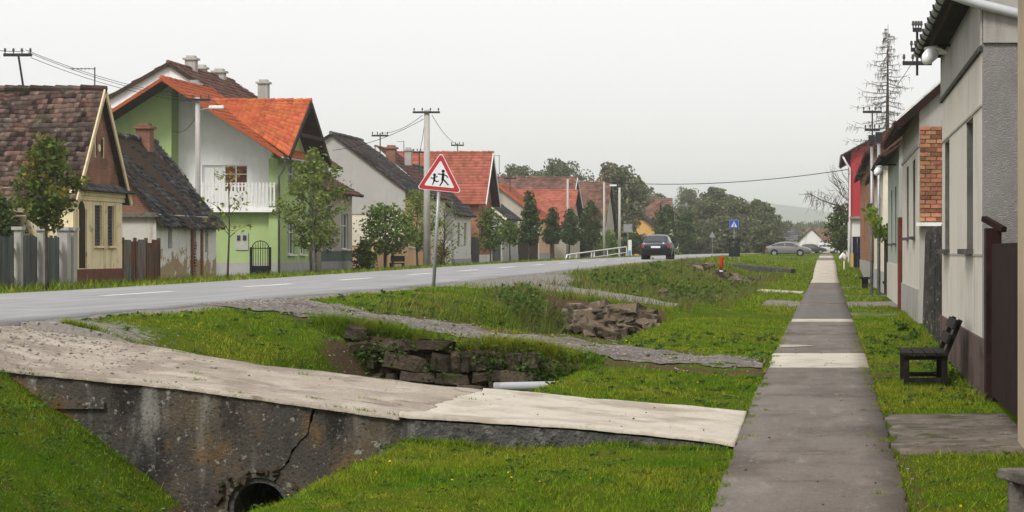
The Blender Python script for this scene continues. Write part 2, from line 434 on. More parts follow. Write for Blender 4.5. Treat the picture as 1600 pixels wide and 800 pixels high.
M['ground'] = mat('ground', GRASS, [((.09, .10, .013), 1.2, .45, .7, .8), ((.03, .06, .006), 3.5, .5, .7, .7), ((.11, .08, .03), 5, .55, .70, .6)], rough=1, bump=.8, bscale=28, spec=0.0,
                  attr=[('soil', SOIL, 9), ('gravel', GRAVEL, 14)], bdist=.03)
g = np_mesh('ground', V, FQ, M['ground'], smooth=True, attrs={'soil': soil_w(V[:,0], V[:,1]), 'gravel': gravel_w(V[:,0], V[:,1])})
tag(g, kind='structure')

def sheet(name, edge0, edge1, Ys, zfun, m, nx=6, lift=.0, thick=None, parent=None, smooth=True):
    """strip between two lateral edges (functions of Y) that follows zfun(X, Y)"""
    Ys = np.asarray(Ys, float)
    e0 = np.array([edge0(y) for y in Ys]); e1 = np.array([edge1(y) for y in Ys])
    t = np.linspace(0, 1, nx + 1)
    X = e0[:, None]*(1-t) + e1[:, None]*t
    Y = np.repeat(Ys[:, None], nx + 1, 1)
    Z = zfun(X.ravel(), Y.ravel()).reshape(X.shape) + lift
    V = np.stack([X.ravel(), Y.ravel(), Z.ravel()], 1)
    id_ = np.arange(X.size).reshape(X.shape)
    FQ = np.stack([id_[:-1,:-1].ravel(), id_[:-1,1:].ravel(), id_[1:,1:].ravel(), id_[1:,:-1].ravel()], 1)
    if thick:
        n = len(V)
        ring = np.concatenate([id_[0,:], id_[1:,-1], id_[-1,-2::-1], id_[-2:0:-1,0]])
        Vb = V[ring].copy(); Vb[:,2] -= thick
        V = np.concatenate([V, Vb]); k = len(ring)
        a = np.arange(k); bq = (a + 1) % k
        FQ = np.concatenate([FQ, np.stack([ring[a], n + a, n + bq, ring[bq]], 1)])
    return np_mesh(name, V, FQ, m, parent, smooth and not thick)

# road
def zroadx(X, Y): return zroad(Y) - .085 * (XR - X) / (XR - XL) + .02 * np.sin(np.clip((XR - X)/(XR - XL), 0, 1)*math.pi)
M['asphalt'] = mat('asphalt', (.255, .252, .252), [((.195, .193, .194), (2.5, .12, 1), .42, .62, .8), ((.31, .31, .312), (.5, .35, 1), .5, .72, .7), ((.17, .17, .17), 30, .5, .7, .4), ((.16,.16,.16), (.8,.25,1), .66, .7, .5)], rough=.75, bump=.15, bscale=120, spec=.3)
yr = np.concatenate([np.arange(-20, 70, .5), np.arange(70, 200, 2), np.arange(200, 640, 10)])
o = sheet('road', lambda y: XL + .04*math.sin(y*.7), lambda y: XR + .07*math.sin(y*1.3) + .05*math.sin(y*3.7), yr, zroadx, M['asphalt'], nx=10, thick=.12)
tag(o, kind='structure')
M['road_paint'] = mat('road_paint', (.72, .72, .70), [((.38, .38, .38), (6, 3, 6), .56, .72, .7)], rough=.7)
for i in range(24):
    y0 = 28.9 + 9.25 * i
    o = sheet('road_marking', lambda y: -12.10, lambda y: -11.92, np.linspace(y0, y0 + 4.1, 9), zroadx, M['road_paint'], nx=1, lift=.005)
    tag(o, kind='structure')

# footway: slabs laid end to end
M['footway'] = mat('footway', (.165, .145, .128), [((.075, .062, .052), (.5, .35, 1), .53, .66, .75), ((.24, .215, .19), (6, 1.0, 1), .58, .7, .6), ((.05, .043, .036), (1.1, 7, 1), .665, .685, .7), ((.115, .10, .09), (1.2, .8, 1), .45, .65, .8), ((.215, .19, .17), (2.5, .6, 1), .5, .72, .7), ((.09, .075, .065), 14, .58, .72, .45), ((.30,.275,.24), 24, .60, .70, .65), ((.06,.05,.043), 32, .58, .68, .6)], rough=.9, bump=.6, bscale=55, vary=.07, by='object')
M['pale_concrete'] = mat('pale_concrete', (.47, .43, .36), [((.36, .32, .26), (1.6, 1.6, 2), .45, .66, .8), ((.56, .52, .45), 3, .5, .7, .6), ((.20, .165, .13), 4.5, .62, .74, .65), ((.27, .23, .185), 30, .54, .68, .5), ((.16,.13,.1), (.6, 8, 1), .645, .68, .7), ((.25,.205,.155), (.9, .9, 1), .54, .66, .6)], rough=.9, bump=.25, bscale=60, vary=.05, by='object')
M['old_drive'] = mat('old_drive', (.34, .295, .24), [((.22, .185, .15), 1.1, .42, .62, .85), ((.45, .40, .335), 2.3, .5, .68, .7), ((.13, .105, .08), 5, .58, .72, .7), ((.55,.50,.43), 18, .58, .7, .55), ((.12,.10,.08), 38, .55, .68, .6), ((.09,.07,.05), (.5, 9, 1), .655, .675, .8)], rough=.95, bump=.6, bscale=45)
M['joint'] = mat('joint', (.06, .05, .04), [((.04, .06, .015), 3, .5, .6, .8)], rough=1)
fw = sheet('sidewalk', lambda y: SW0 + .04, lambda y: SW1 - .04, np.concatenate([np.arange(-6, 140, 1.0), np.arange(140, 320, 4)]), lambda X, Y: zsw(Y), M['joint'], nx=2, lift=-.02)
tag(fw, kind='structure')
cuts = [(-6, 'd'), (0, 'd'), (6, 'd'), (11, 'd'), (14.6, 'd'), (17.3, 'd'), (20.3, 'd'), (21.6, 'd'), (24.5, 'd'), (28.6, 'd'), (32.3, 'p'), (33.6, 'p'), (36.2, 'd'), (41, 'd'), (46.4, 'd'), (52.2, 'p'), (54.3, 'g'), (60.5, 'g'), (67, 'd'), (70, 'd'), (75, 'g'), (82, 'g'), (88, 'd'), (95, 'd'), (105, 'd'), (115, 'p'), (121, 'p'), (127, 'p'), (134, 'p'), (141, 'p'), (149, 'p'), (157, 'p'), (166, 'p'), (178, 'p'), (190, 'd'), (215, 'p'), (240, 'd'), (275, 'd'), (300, 'd')]
M['patched'] = mat('patched', (.15, .138, .128), [((.10, .092, .085), 3, .45, .65, .8), ((.23, .215, .195), 22, .52, .68, .7), ((.07,.06,.05), 40, .55, .7, .5)], rough=.95, bump=.6, bscale=50)
for (a, k), (b, _) in zip(cuts[:-1], cuts[1:]):
    e = rnd.uniform(-.02, .02)
    m_ = {'d': M['footway'], 'p': M['pale_concrete'], 'g': M['patched']}[k]
    l0, l1 = SW0 + rnd.uniform(-.015, .01), SW1 + rnd.uniform(-.01, .015)
    sd_ = rnd.uniform(0, 9)
    o = sheet('slab', lambda y: l0 + .008*math.sin(y*1.3 + sd_) + .007*math.sin(y*5.7 + sd_) + rnd.uniform(-.012, .012), lambda y: l1 + .008*math.sin(y*1.1 + sd_) + .007*math.sin(y*6.9) + rnd.uniform(-.012, .012), np.arange(a + .008, b - .004, max(.07, (b-a)/60)).tolist() + [b - .008],
              lambda X, Y: zsw(Y), m_, nx=5, lift=.012 + rnd.uniform(-.003, .003), thick=.08, parent=fw)
# broken pale patch on the footway
mb = MB(); pts = [(-.80, 38.2), (-.45, 38.5), (-.22, 38.9), (-.5, 39.3), (-.81, 39.25)]
mb.poly([(x, y, float(zsw(y)) + .021) for x, y in pts]); mb.build('pale_patch', M['pale_concrete'], fw)

# footway-side drives on the right
M['old_paving'] = mat('old_paving', (.14, .118, .098), [((.08, .066, .055), 1.8, .42, .62, .8), ((.21, .185, .155), 3, .5, .7, .7), ((.05, .06, .018), 4, .54, .62, .8), ((.05,.04,.035), 25, .55,.68,.6)], rough=1, bump=.6, bscale=40)
for a, b in ((20.4, 24.2),):
    o = sheet('driveway', lambda y: SW1 + .05 + .04*math.sin(y*5), lambda y: 1.86, np.linspace(a, b, 26), lambda X, Y: zg(X, Y, False) + .004*np.sin(Y*9 + X*3)*np.sin(Y*4.3), M['old_paving'], nx=10, lift=.03, thick=.1)
    tag(o, kind='structure')

# gravel drive over the ditch (second crossing), with its two wheel tracks
M['gravel'] = mat('gravel', (.235, .212, .195), [((.10, .088, .078), 18, .42, .6, .8), ((.40, .375, .34), 24, .56, .66, .8), ((.12, .085, .058), (1.2, 3, 1), .48, .68, .8)], rough=1, bump=1.0, bscale=45, bdist=.04)
def e_lo(x): return max(31.0, 31.62 + .13*math.sin(x*3.1) + .12*math.sin(x*9) + rnd.uniform(-.1, .1) + (.9*max(0, (-6.6 - x)))*-.6)
def e_hi(x): return 33.65 + .13*math.sin(x*2.3 + 1) + .12*math.sin(x*8) + rnd.uniform(-.1, .1) + .25*max(0, (-6.6 - x))
Xs = np.arange(-8.5, -.86, .08)
t = np.linspace(0, 1, 15)
lo = np.array([e_lo(x) for x in Xs]); hi = np.array([e_hi(x) for x in Xs])
Yp = lo[:, None]*(1-t) + hi[:, None]*t; Xp = np.repeat(Xs[:, None], 15, 1)
Zp = zg(Xp.ravel(), Yp.ravel()).reshape(Xp.shape) + .014 + .006*wob(Xp, Yp, 2.0) - .02*(np.exp(-((t-.25)/.1)**2) + np.exp(-((t-.78)/.1)**2))*.6
id_ = np.arange(Xp.size).reshape(Xp.shape)
o = np_mesh('gravel_path', np.stack([Xp.ravel(), Yp.ravel(), Zp.ravel()], 1), np.stack([id_[:-1,:-1].ravel(), id_[1:,:-1].ravel(), id_[1:,1:].ravel(), id_[:-1,1:].ravel()], 1), M['gravel'], smooth=True)
tag(o, kind='structure')

# loose stones on gravel, soil and drives: too small to pick apart
def pebbles(name, n, sampler, size, m):
    P, S = sampler(n), rng.uniform(size[0], size[1], n)
    base = np.array([(-1,-1,0),(1,-1,0),(1,1,0),(-1,1,0),(-.5,-.6,.8),(.6,-.5,.7),(.5,.6,.85),(-.6,.5,.75)], float)
    fq = np.array([(4,5,6,7),(0,1,5,4),(1,2,6,5),(2,3,7,6),(3,0,4,7)])
    a = rng.uniform(0, 6.28, n); sx = rng.uniform(.7, 1.3, n)
    B = np.repeat(base[None], n, 0) * np.stack([S*sx, S, S*rng.uniform(.5, 1, n)], 1)[:, None, :]
    B = B * (1 + rng.uniform(-.2, .2, B.shape))
    X = B[...,0]*np.cos(a)[:,None] - B[...,1]*np.sin(a)[:,None]; Yb = B[...,0]*np.sin(a)[:,None] + B[...,1]*np.cos(a)[:,None]
    V = np.stack([X, Yb, B[...,2]], 2) + P[:, None, :]
    o = np_mesh(name, V.reshape(-1, 3), (fq[None] + 8*np.arange(n)[:, None, None]).reshape(-1, 4), m)
    return tag(o, kind='stuff')
M['pebble'] = mat('pebble', (.21, .19, .168), vary=.6, rough=.95)
def samp_gravel(n):
    X = rng.uniform(-8.9, 1.7, n*30); Y = 16 + 60*rng.uniform(0, 1, n*30)**1.5
    k = rng.uniform(0, 1, n*30) < gravel_w(X, Y)**1.5*.9 + .18*soil_w(X, Y) + .35*((Y > 20.9) & (Y < 24))*np.clip((-5.2 - X)/3, 0, 1)**1.5
    k &= ~((X > SW0 - .02) & (X < SW1 + .02)) & ~((Y > 20.8) & (Y < 24.1) & (X > -5.2)) & (X > XR - .12)
    X, Y = X[k][:n], Y[k][:n]
    return np.stack([X, Y, np.where((Y > 31.3) & (Y < 34) & (X < SW0), zg(X, Y) + .018, np.where((Y > 20.9) & (Y < 24.0) & (X < SW0), zdeck(X, Y) + .004, zg(X, Y))) - .003], 1)
class _S: pass
_p = samp_gravel(9000)
o = pebbles('loose_gravel', len(_p), lambda n: _p, (.005, .016), M['pebble'])
o['label'] = 'loose grey gravel beside the road and on the drives'; o['category'] = 'gravel'
def samp_path(n):
    X = rng.uniform(-8.2, -.9, n); Y = rng.normal(32.65, .62, n)
    return np.stack([X, Y, zg(X, Y) + .016], 1)
o = pebbles('path_gravel', 3200, samp_path, (.004, .014), M['pebble'])
o['label'] = 'gravel strewn on the narrow path across the ditch'; o['category'] = 'gravel'
# ------------------------------------------------------------------ first crossing: concrete drive with a culvert
M['culvert'] = mat('culvert', (.062, .057, .05), [((.115, .09, .062), (1.0, 1, 1.2), .44, .66, .85), ((.25, .24, .22), (3.2, 3.2, .45), .50, .66, .75), ((.17, .095, .03), (1.2, 1, 1.0), .555, .68, .75),
                   ((.022, .020, .019), (2.0, 2, .8), .52, .66, .85), ((.34, .33, .305), 13, .60, .68, .6), ((.30, .29, .27), 40, .62, .68, .5), ((.02, .018, .016), 28, .56, .66, .7)], rough=.95, bump=.55, bscale=38, bdist=.03)
M['slab_edge'] = mat('slab_edge', (.085, .082, .078), [((.19, .185, .17), 7, .5, .68, .7), ((.03, .03, .03), 14, .5, .66, .7)], rough=.95, bump=.9, bscale=30, bdist=.04)
br = thing('culvert_drive', 'concrete drive sloping over the ditch on a weathered wall with a round culvert', 'bridge', (-5.2, 22.4, -.9))
def deck_part(name, xa, xb, m, skew=0, lift=0.0, rib=0.0):
    Xs = np.linspace(0, 1, 120); Ys = np.linspace(20.87, 24.03, 30)
    A, B = np.meshgrid(Xs, Ys)
    jag = .05*np.sin(B*2.1) + .03*np.sin(B*7) + .02*np.sin(B*17)
    left = np.where(xa < -8, xa, xa + jag); right = np.full_like(left, xb) if xb > -2 else xb + jag + .0
    left = left + (B - 22.4)*skew*(xa > -8); right = right + (B - 22.4)*skew*(xb < -2)
    X = left*(1-A) + right*A
    Yj = B + np.where((B > 23.9), .05*np.sin(X*3.3) + .03*np.sin(X*8), 0) + np.where(B < 20.9, .006*np.sin(X*7) + .006*np.sin(X*23) + rng.uniform(-.008, .008, X.shape), 0)
    Z = zdeck(X, B) + lift + .0022*wob(X, B, 4.0) + rib*(np.exp(-((B-20.95)/.12)**2)*1.0 + .6*np.exp(-((B-23.9)/.14)**2) - .5*np.exp(-((B-21.6)/.25)**2) - .5*np.exp(-((B-23.1)/.25)**2))
    id_ = np.arange(X.size).reshape(X.shape)
    V = np.stack([X.ravel(), Yj.ravel(), Z.ravel()], 1)
    FQ = np.stack([id_[:-1,:-1].ravel(), id_[:-1,1:].ravel(), id_[1:,1:].ravel(), id_[1:,:-1].ravel()], 1)
    ring = np.concatenate([id_[0,:], id_[1:,-1], id_[-1,-2::-1], id_[-2:0:-1,0]])
    n = len(V); Vb = V[ring].copy(); Vb[:,2] -= .035; V = np.concatenate([V, Vb]); k = len(ring); a = np.arange(k); b = (a+1) % k
    FQ = np.concatenate([FQ, np.stack([ring[a], n+a, n+b, ring[b]], 1)])
    return np_mesh(name, V, FQ, m, br)
deck_part('old_deck', -9.0, -3.72, M['old_drive'], skew=.12)
deck_part('new_deck', -3.72, -.84, M['pale_concrete'], skew=.12, lift=.012, rib=.026)
# wall, split along its crack, with the pipe's opening
CX, CZ, CR = -5.16, -.68, .285
wx = np.concatenate([np.arange(-8.7, -4.67, .12), [-4.67]])
wx2 = np.concatenate([[-4.655], np.arange(-4.55, -.86, .12), [-.86]])
def ztop(x): return float(zdeck(np.array(x), np.array(20.9))) - .03
crack = []
for (xa_, za_), (xb_, zb_) in zip([(-4.665, .19), (-4.70, .08), (-4.715, .0), (-4.80, -.08), (-4.86, -.16), (-4.90, -.26), (-4.98, -.34)], [(-4.70, .08), (-4.715, .0), (-4.80, -.08), (-4.86, -.16), (-4.90, -.26), (-4.98, -.34), (-5.0, -.41)]):
    for q in (0, .35, .7): crack.append((xa_ + (xb_-xa_)*q + rnd.uniform(-.005, .005), za_ + (zb_-za_)*q))
crack.append((-5.0, -.41))
jl = [rnd.choice((.002, .004, .008, .014)) for _ in crack]
arcL = [(CX + CR*math.cos(math.radians(a)), CZ + CR*math.sin(math.radians(a))) for a in range(62, 271, 13)]
arcR = [(CX + CR*math.cos(math.radians(a)), CZ + CR*math.sin(math.radians(a))) for a in range(58, -91, -13)]
left = [(x, ztop(x)) for x in wx] + [(x - j, z) for (x, z), j in zip(crack, jl)] + arcL + [(CX - .01, -1.6), (-8.7, -1.6)]
right = [(x, ztop(x)) for x in wx2[::-1]] + [(x + j*.8, z) for (x, z), j in zip(crack, jl)] + arcR + [(CX + .01, -1.6), (-.86, -1.6)]
mb = MB()
mb.extrude([(x, 20.9, z) for x, z in left[::-1]], (0, .34, 0))
mb.extrude([(x, 20.915, z) for x, z in right], (0, .34, 0))
mb.quad((-5.6, 21.26, .12), (-4.4, 21.26, .12), (-4.4, 21.26, -.36), (-5.6, 21.26, -.36))
mb.build('culvert_wall', M['culvert'], br)
mb = MB()
n = 28
for r0, r1, ya, yb in ((CR - .005, CR - .05, 20.93, 24.0),):
    vs = []; fs = []
    for k in range(n):
        c, s_ = math.cos(2*math.pi*k/n), math.sin(2*math.pi*k/n)
        vs += [(CX + r0*c, ya, CZ + r0*s_), (CX + r1*c, ya, CZ + r1*s_), (CX + r1*c, yb, CZ + r1*s_)]
    for k in range(n):
        a, b = 3*k, 3*((k+1) % n)
        fs += [(a, a+1, b+1, b), (a+1, a+2, b+2, b+1)]
    mb.add(vs, fs)
mb.poly([(CX + .3*math.cos(2*math.pi*k/n), 24.0, CZ + .3*math.sin(2*math.pi*k/n)) for k in range(n)])
mb.build('pipe', M['slab_edge'], br)
eb = MB(); ex_ = np.arange(-3.74, -.87, .06)
for i in range(len(ex_)-1):
    a, b = ex_[i], ex_[i+1]; ja, jb = .012*math.sin(a*31) + .008*math.sin(a*77), .012*math.sin(b*31) + .008*math.sin(b*77)
    eb.quad((a, 20.885 + ja, -.9), (b, 20.885 + jb, -.9), (b, 20.885 + jb*.5, ztop(b) + .005), (a, 20.885 + ja*.5, ztop(a) + .005))
eb.build('edge_beam', M['slab_edge'], br)
# ledge line at the upper left of the wall and crumbling edge
mb = MB(); mb.box(-7.55, -6.55, 20.86, 20.95, .23, .29); mb.build('ledge', M['culvert'], br)

# crumbled concrete lumps round the pipe mouth are added below with the stones
# chamfered stones, a few shapes shared by all
def stone_mesh(name, m, seed, ch=.34, jit=.2):
    r = random.Random(seed); bm = bmesh.new()
    bmesh.ops.create_cube(bm, size=2)
    bmesh.ops.bevel(bm, geom=bm.edges[:], offset=ch, segments=1, affect='EDGES')
    for v in bm.verts:
        v.co += Vector((r.uniform(-jit, jit), r.uniform(-jit, jit), r.uniform(-jit, jit)))
    me = bpy.data.meshes.new(name); bm.to_mesh(me); bm.free(); me.materials.append(m); return me
M['ditch_stone'] = mat('ditch_stone', (.066, .051, .038), [((.026, .021, .017), 4, .45, .62, .9), ((.14, .112, .082), 8, .55, .7, .7), ((.035, .05, .012), 3.5, .55, .65, .7)], rough=1, bump=.8, bscale=30, vary=.35, by='object', bdist=.03)
M['rubble'] = mat('rubble', (.135, .105, .075), [((.05, .038, .029), 4, .45, .62, .85), ((.34, .30, .24), 6, .55, .7, .75), ((.06,.05,.04), 12, .56,.7,.6)], rough=1, bump=.7, bscale=25, vary=.45, by='object', bdist=.03)
ST = [stone_mesh('stone', M['ditch_stone'], k) for k in range(6)]
RB = [stone_mesh('rock', M['rubble'], 50 + k, ch=.2, jit=.24) for k in range(6)]
for k in range(22):
    a = rnd.uniform(.5, 3.4); rr = CR + rnd.uniform(.0, .12)
    put('lump', rnd.choice(ST), (CX + rr*math.cos(a), 20.885 + rnd.uniform(-.01, .03), CZ + rr*math.sin(a)), br, (rnd.uniform(-1, 1), rnd.uniform(-1, 1), rnd.uniform(-1, 1)), [rnd.uniform(.012, .04)]*3)
sw_ = thing('stone_abutment', 'rough dark stone wall under the gravel path, at the ditch', 'stone wall', (-4.9, 30.7, -.7))
z = -.62; row = 0
while z < .74:
    hgt = [.24, .27, .17, .24, .15, .2][min(row, 5)] * rnd.uniform(.9, 1.1)
    x = -6.45 + rnd.uniform(0, .2)
    while x < -3.35:
        wdt = rnd.choice((rnd.uniform(.1, .25), rnd.uniform(.25, .62)))
        xc = x + wdt/2; top = float(np.interp(xc, *CROSS2)) - .08
        lowx = np.interp(z + .1, [-.7, .1, .5], [-5.7, -6.15, -6.45]); hix = np.interp(z + .1, [-.7, -.1, .35], [-4.3, -3.8, -3.25])
        if z + hgt < top + .07 and lowx < xc < hix:
            put('stone', rnd.choice(ST), (xc, 30.60 - rnd.uniform(0, .08) + .025*row, z + hgt/2 + rnd.uniform(-.02, .02)), sw_,
                (rnd.uniform(-.12, .12), rnd.uniform(-.16, .16), rnd.uniform(-.14, .14)), (wdt/2*rnd.uniform(.92, 1.08), .17, hgt/2*rnd.uniform(.92, 1.15)))
        x += wdt + rnd.uniform(.0, .04)
    z += hgt; row += 1
mb = MB(); mb.tube([(-4.28, 29.6, -.085), (-3.3, 29.5, -.06)], .056, 14, cap=False); mb.tube([(-4.28, 29.6, -.085), (-3.3, 29.5, -.06)], .048, 14, cap=True)
tag(mb.build('drain_pipe', mat('pvc', (.36, .37, .38), [((.2,.2,.19), 6, .5, .7, .6)], rough=.45), smooth=True), 'grey plastic pipe poking out of the ditch bank', 'pipe')

rb = thing('rubble_bank', 'heap of broken tan stones under the third crossing, in the ditch', 'rubble', (-5.2, 53.2, -.4))
for k in range(95):
    px = rnd.uniform(855, 1012); py = rnd.uniform(476, 520)
    t_ = (px - 855) / 157
    if py < 472 + 26*abs(t_ - .45) * 1.2: continue
    Yr = 53.0 + (500 - py) / 45 * .35
    X = XY(px, Yr); Zr = ZY(py, Yr)
    a = rnd.uniform(.04, .16); big = rnd.random() < .2
    if big: a *= 1.7
    put('rock', rnd.choice(RB), (X, Yr, Zr), rb, (rnd.uniform(-.5, .5), rnd.uniform(-.45, .45), rnd.uniform(-.6, .6)), (a*rnd.uniform(1.0, 1.9), a, a*rnd.uniform(.35, .7)))
for k in range(16):
    X = rnd.uniform(-6.1, -4.0); put('rock', rnd.choice(RB), (X, 53.0 + rnd.uniform(-.9, .1), Z1(X, 52.6) + .05), rb, (rnd.uniform(-.5, .5), rnd.uniform(-.45, .45), rnd.uniform(-3, 3)), (rnd.uniform(.08, .2), .1, rnd.uniform(.04, .09)))
rb2 = thing('stone_heap', 'low stone heap among the weeds behind the rubble bank', 'rubble', (-4.4, 72, .2))
for k in range(60):
    Y = rnd.uniform(68, 76); X = rnd.uniform(-5.2, -3.4); a = rnd.uniform(.05, .16)
    put('rock', rnd.choice(RB), (X, Y, Z1(X, Y) + .03), rb2, (rnd.uniform(-.4, .4), rnd.uniform(-.4, .4), rnd.uniform(-3, 3)), (a*1.4, a, a*.6))
rb2 = thing('stone_heap', 'scattered stones at the foot of the slim red marker post', 'rubble', (-5, 112, .4))
for k in range(40):
    Y = rnd.uniform(108, 118); X = rnd.uniform(-6.8, -3.2); a = rnd.uniform(.08, .25)
    put('rock', rnd.choice(RB), (X, Y, Z1(X, Y) + .05), rb2, (rnd.uniform(-.4, .4), rnd.uniform(-.4, .4), rnd.uniform(-3, 3)), (a*1.4, a, a*.6))
# far crossings
def slab(name, label, pts, z0, z1, thick, m):
    mb = MB(); P = [(x, y, np.interp(x, [pts[0][0], pts[1][0]], [z0, z1])) for x, y in pts]
    mb.extrude([(a, b, c - thick) for a, b, c in P], (0, 0, thick)); return tag(mb.build(name, m), label, 'slab')
slab('concrete_slab', 'pale concrete slab laid over the ditch right beside the far footway', [(-2.65, 86.5), (-.95, 86.2), (-.9, 88.6), (-2.7, 90.5)], .17, .10, .16, M['pale_concrete'])
slab('culvert_slab', 'grey concrete culvert crossing behind the red hydrant post', [(-6.9, 137.5), (-2.2, 138.5), (-2.0, 142.5), (-6.9, 142)], .98, .55, .55, M['slab_edge'])
slab('stone_ledge', 'thin weathered ledge in the grass in front of the grey car', [(-5.6, 196), (-2.2, 197), (-2.0, 200), (-5.6, 200)], 1.06, 1.0, .3, M['slab_edge'])

# ------------------------------------------------------------------ grass
def blade_mesh(name, X, Y, h, w, m, lean=.5, z=None):
    n = len(X)
    Zb = (zg(X, Y) if z is None else z) - .008
    a = rng.uniform(0, 2*math.pi, n); l = rng.normal(0, lean, (n, 2))*h[:, None]
    dx, dy = np.cos(a)*w/2, np.sin(a)*w/2
    V = np.empty((n, 3, 3)); V[:,0] = np.stack([X-dx, Y-dy, Zb], 1); V[:,1] = np.stack([X+dx, Y+dy, Zb], 1)
    V[:,2] = np.stack([X + l[:,0], Y + l[:,1], Zb + h], 1)
    o = np_mesh(name, V.reshape(-1, 3), np.arange(3*n).reshape(-1, 3), m)
    o['kind'] = 'stuff'
    return o
M['grass'] = mat('grass', (.16, .245, .016), [((.25, .265, .028), .5, .41, .62, .9), ((.07, .185, .010), 1.0, .5, .68, .8), ((.29, .21, .065), 2.2, .56, .70, .65), ((.055,.13,.008), 5, .5,.66,.6)], rough=.85, vary=.5, hue=.022, trans=.35, spec=.03)
def ok_grass(X, Y):
    k = ~((X > SW0 - .03) & (X < SW1 + .03))
    k &= ~((Y > 20.82) & (Y < 24.06) & (X < SW1) )
    k &= ~((Y > 20.45) & (Y < 24.15) & (X > SW1))
    edge = .06*np.sin(X*5) + .04*np.sin(X*13)
    k &= ~((Y > 31.5 + edge) & (Y < 33.75 + edge) & (X < SW1) & (rng.uniform(0, 1, len(X)) > np.exp(-((Y - 32.7)/.22)**2)*.6*(X > -5.5)))
    k &= (X > XR + .05) & (X < 1.82)
    k &= ~((Y < 20.86) & (Y > 20.5) & (X > -5.7) & (X < -4.6))
    k &= ~((Y > 30.55) & (Y < 30.8) & (X > -6.4) & (X < -3.4))
    k &= ~((Y > 52.8) & (Y < 53.5) & (X > -6.5) & (X < -3.9))
    k &= rng.uniform(0, 1, len(X)) > gravel_w(X, Y)*1.3
    k &= rng.uniform(0, 1, len(X)) > soil_w(X, Y)*.95
    return k
def field(n, x0, x1, y0, y1, hm, wm):
    X = rng.uniform(x0, x1, n); Y = rng.uniform(y0, y1, n)
    # thin and thick patches
    k = ok_grass(X, Y) & (rng.uniform(0, 1, n) < .62 + .38*np.clip(wob(X, Y, .9), -1, 1))
    X, Y = X[k], Y[k]
    patch = 1 + .4*np.clip(wob(X*.7, Y*.5 + 4, 1.1), -1.2, 1.5) + .45*np.clip(wob(X*3.3, Y*2.9, 1.3) - .6, 0, 1)
    low = np.where(((Y > 30.9) & (Y < 33.7)) | ((Y > 53.6) & (Y < 55.5)), .35, 1.0)*np.where((Y > 24.05) & (Y < 25.5), .8, 1)
    patch = patch*low
    tall = np.where(rng.uniform(0, 1, len(X)) < .025, 2.2, 1)
    return X, Y, hm*rng.uniform(.35, 1.4, len(X))*patch*tall, wm*rng.uniform(.6, 1.3, len(X))
parts = [field(360000, -8.4, -.8, 14.5, 24, .030, .009), field(66000, .55, 1.85, 13, 24, .032, .010), field(230000, -8.4, -.8, 24, 36, .034, .012), field(66000, .55, 1.85, 24, 36, .038, .013),
         field(190000, -8.4, -.8, 36, 62, .040, .018), field(55000, .55, 2.1, 36, 62, .042, .02), field(70000, -8.4, -.8, 62, 110, .09, .035), field(20000, .55, 2.1, 62, 110, .07, .04),
         field(26000, -8.4, -.8, 110, 230, .10, .08), field(9000, .55, 2.1, 110, 230, .09, .08)]
# thicker fringe along the footway, the drive and the path
def fringe(n, f, hm):
    X, Y = f(n); return X, Y, hm*rng.uniform(.4, 1.5, len(X)), np.full(len(X), .012)
def _sw(n):
    Y = 14 + 40*rng.uniform(0, 1, n)**1.3; s_ = rng.uniform(0, 1, n) < .5
    return np.where(s_, SW0 - np.abs(rng.normal(0, .035, n)) + .01, SW1 + np.abs(rng.normal(0, .035, n)) - .01), Y
def _dr(n):
    X = rng.uniform(-8, -.9, n); return X, np.where(X > -3.9, np.where(rng.uniform(0,1,n) < .5, 20.8 - np.abs(rng.normal(0, .05, n)), 24.06 + np.abs(rng.normal(0, .05, n))), 24.06 + np.abs(rng.normal(0, .06, n)))
def _lip(n):
    X = rng.uniform(-6.9, -3.0, n); return X, 30.80 + rng.normal(0, .06, n)
def _wall(n):
    Y = rng.uniform(24.3, 60, n); return np.interp(Y, [24, 36, 37, 60], [1.72, 1.76, 1.8, 1.98]) - np.abs(rng.normal(0, .08, n)), Y
def _lip3(n):
    X = rng.uniform(-7.2, -3.6, n); return X, 53.3 + rng.normal(0, .15, n)
for f, n, hm in ((_sw, 16000, .05), (_dr, 12000, .06), (_lip, 24000, .17), (_wall, 7000, .11), (_lip3, 5000, .16)):
    X, Y, h, w = fringe(n, f, hm)
    k = ~((Y > 20.4) & (Y < 24.02) & ((X > SW1) | (f is _sw))) & ~((f is _sw) & (Y > 31.4) & (Y < 33.8) & (X < 0))
    k = k & (rng.uniform(0, 1, n) < .55 + .45*np.sin(X*3.1 + Y*2.7))
    parts.append((X[k], Y[k], h[k], w[k]))
o = blade_mesh('grass', *[np.concatenate([p[i] for p in parts]) for i in range(4)], M['grass'])
tag(o, 'short green grass on the banks and verges', 'grass')
# tufts rooted in the footway's joints and along its broken edges
jy = [17.3, 20.3, 21.6, 24.5, 28.6, 36.2, 41.0, 46.4]
tx, ty = [], []
for y0 in jy:
    for k in range(rnd.randrange(1, 4)):
        x0 = rnd.choice((rnd.uniform(SW0, SW0 + .2), rnd.uniform(SW1 - .2, SW1)))
        tx.append(rng.normal(x0, .03, 26)); ty.append(rng.normal(y0, .012, 26))
for k in range(60):
    x0 = rnd.choice((SW0 + rnd.uniform(-.01, .07), SW1 - rnd.uniform(-.01, .07))); y0 = rnd.uniform(14, 50)
    tx.append(rng.normal(x0, .025, 40)); ty.append(rng.normal(y0, .07, 40))
for k in range(26):
    x0, y0 = rnd.uniform(-7.8, -1), rnd.choice((20.95, 20.92, 23.9, rnd.uniform(21, 24)))
    tx.append(rng.normal(x0, .05, 24)); ty.append(rng.normal(y0, .015, 24))
tx, ty = np.concatenate(tx), np.concatenate(ty); isd = (tx < SW0 - .1)
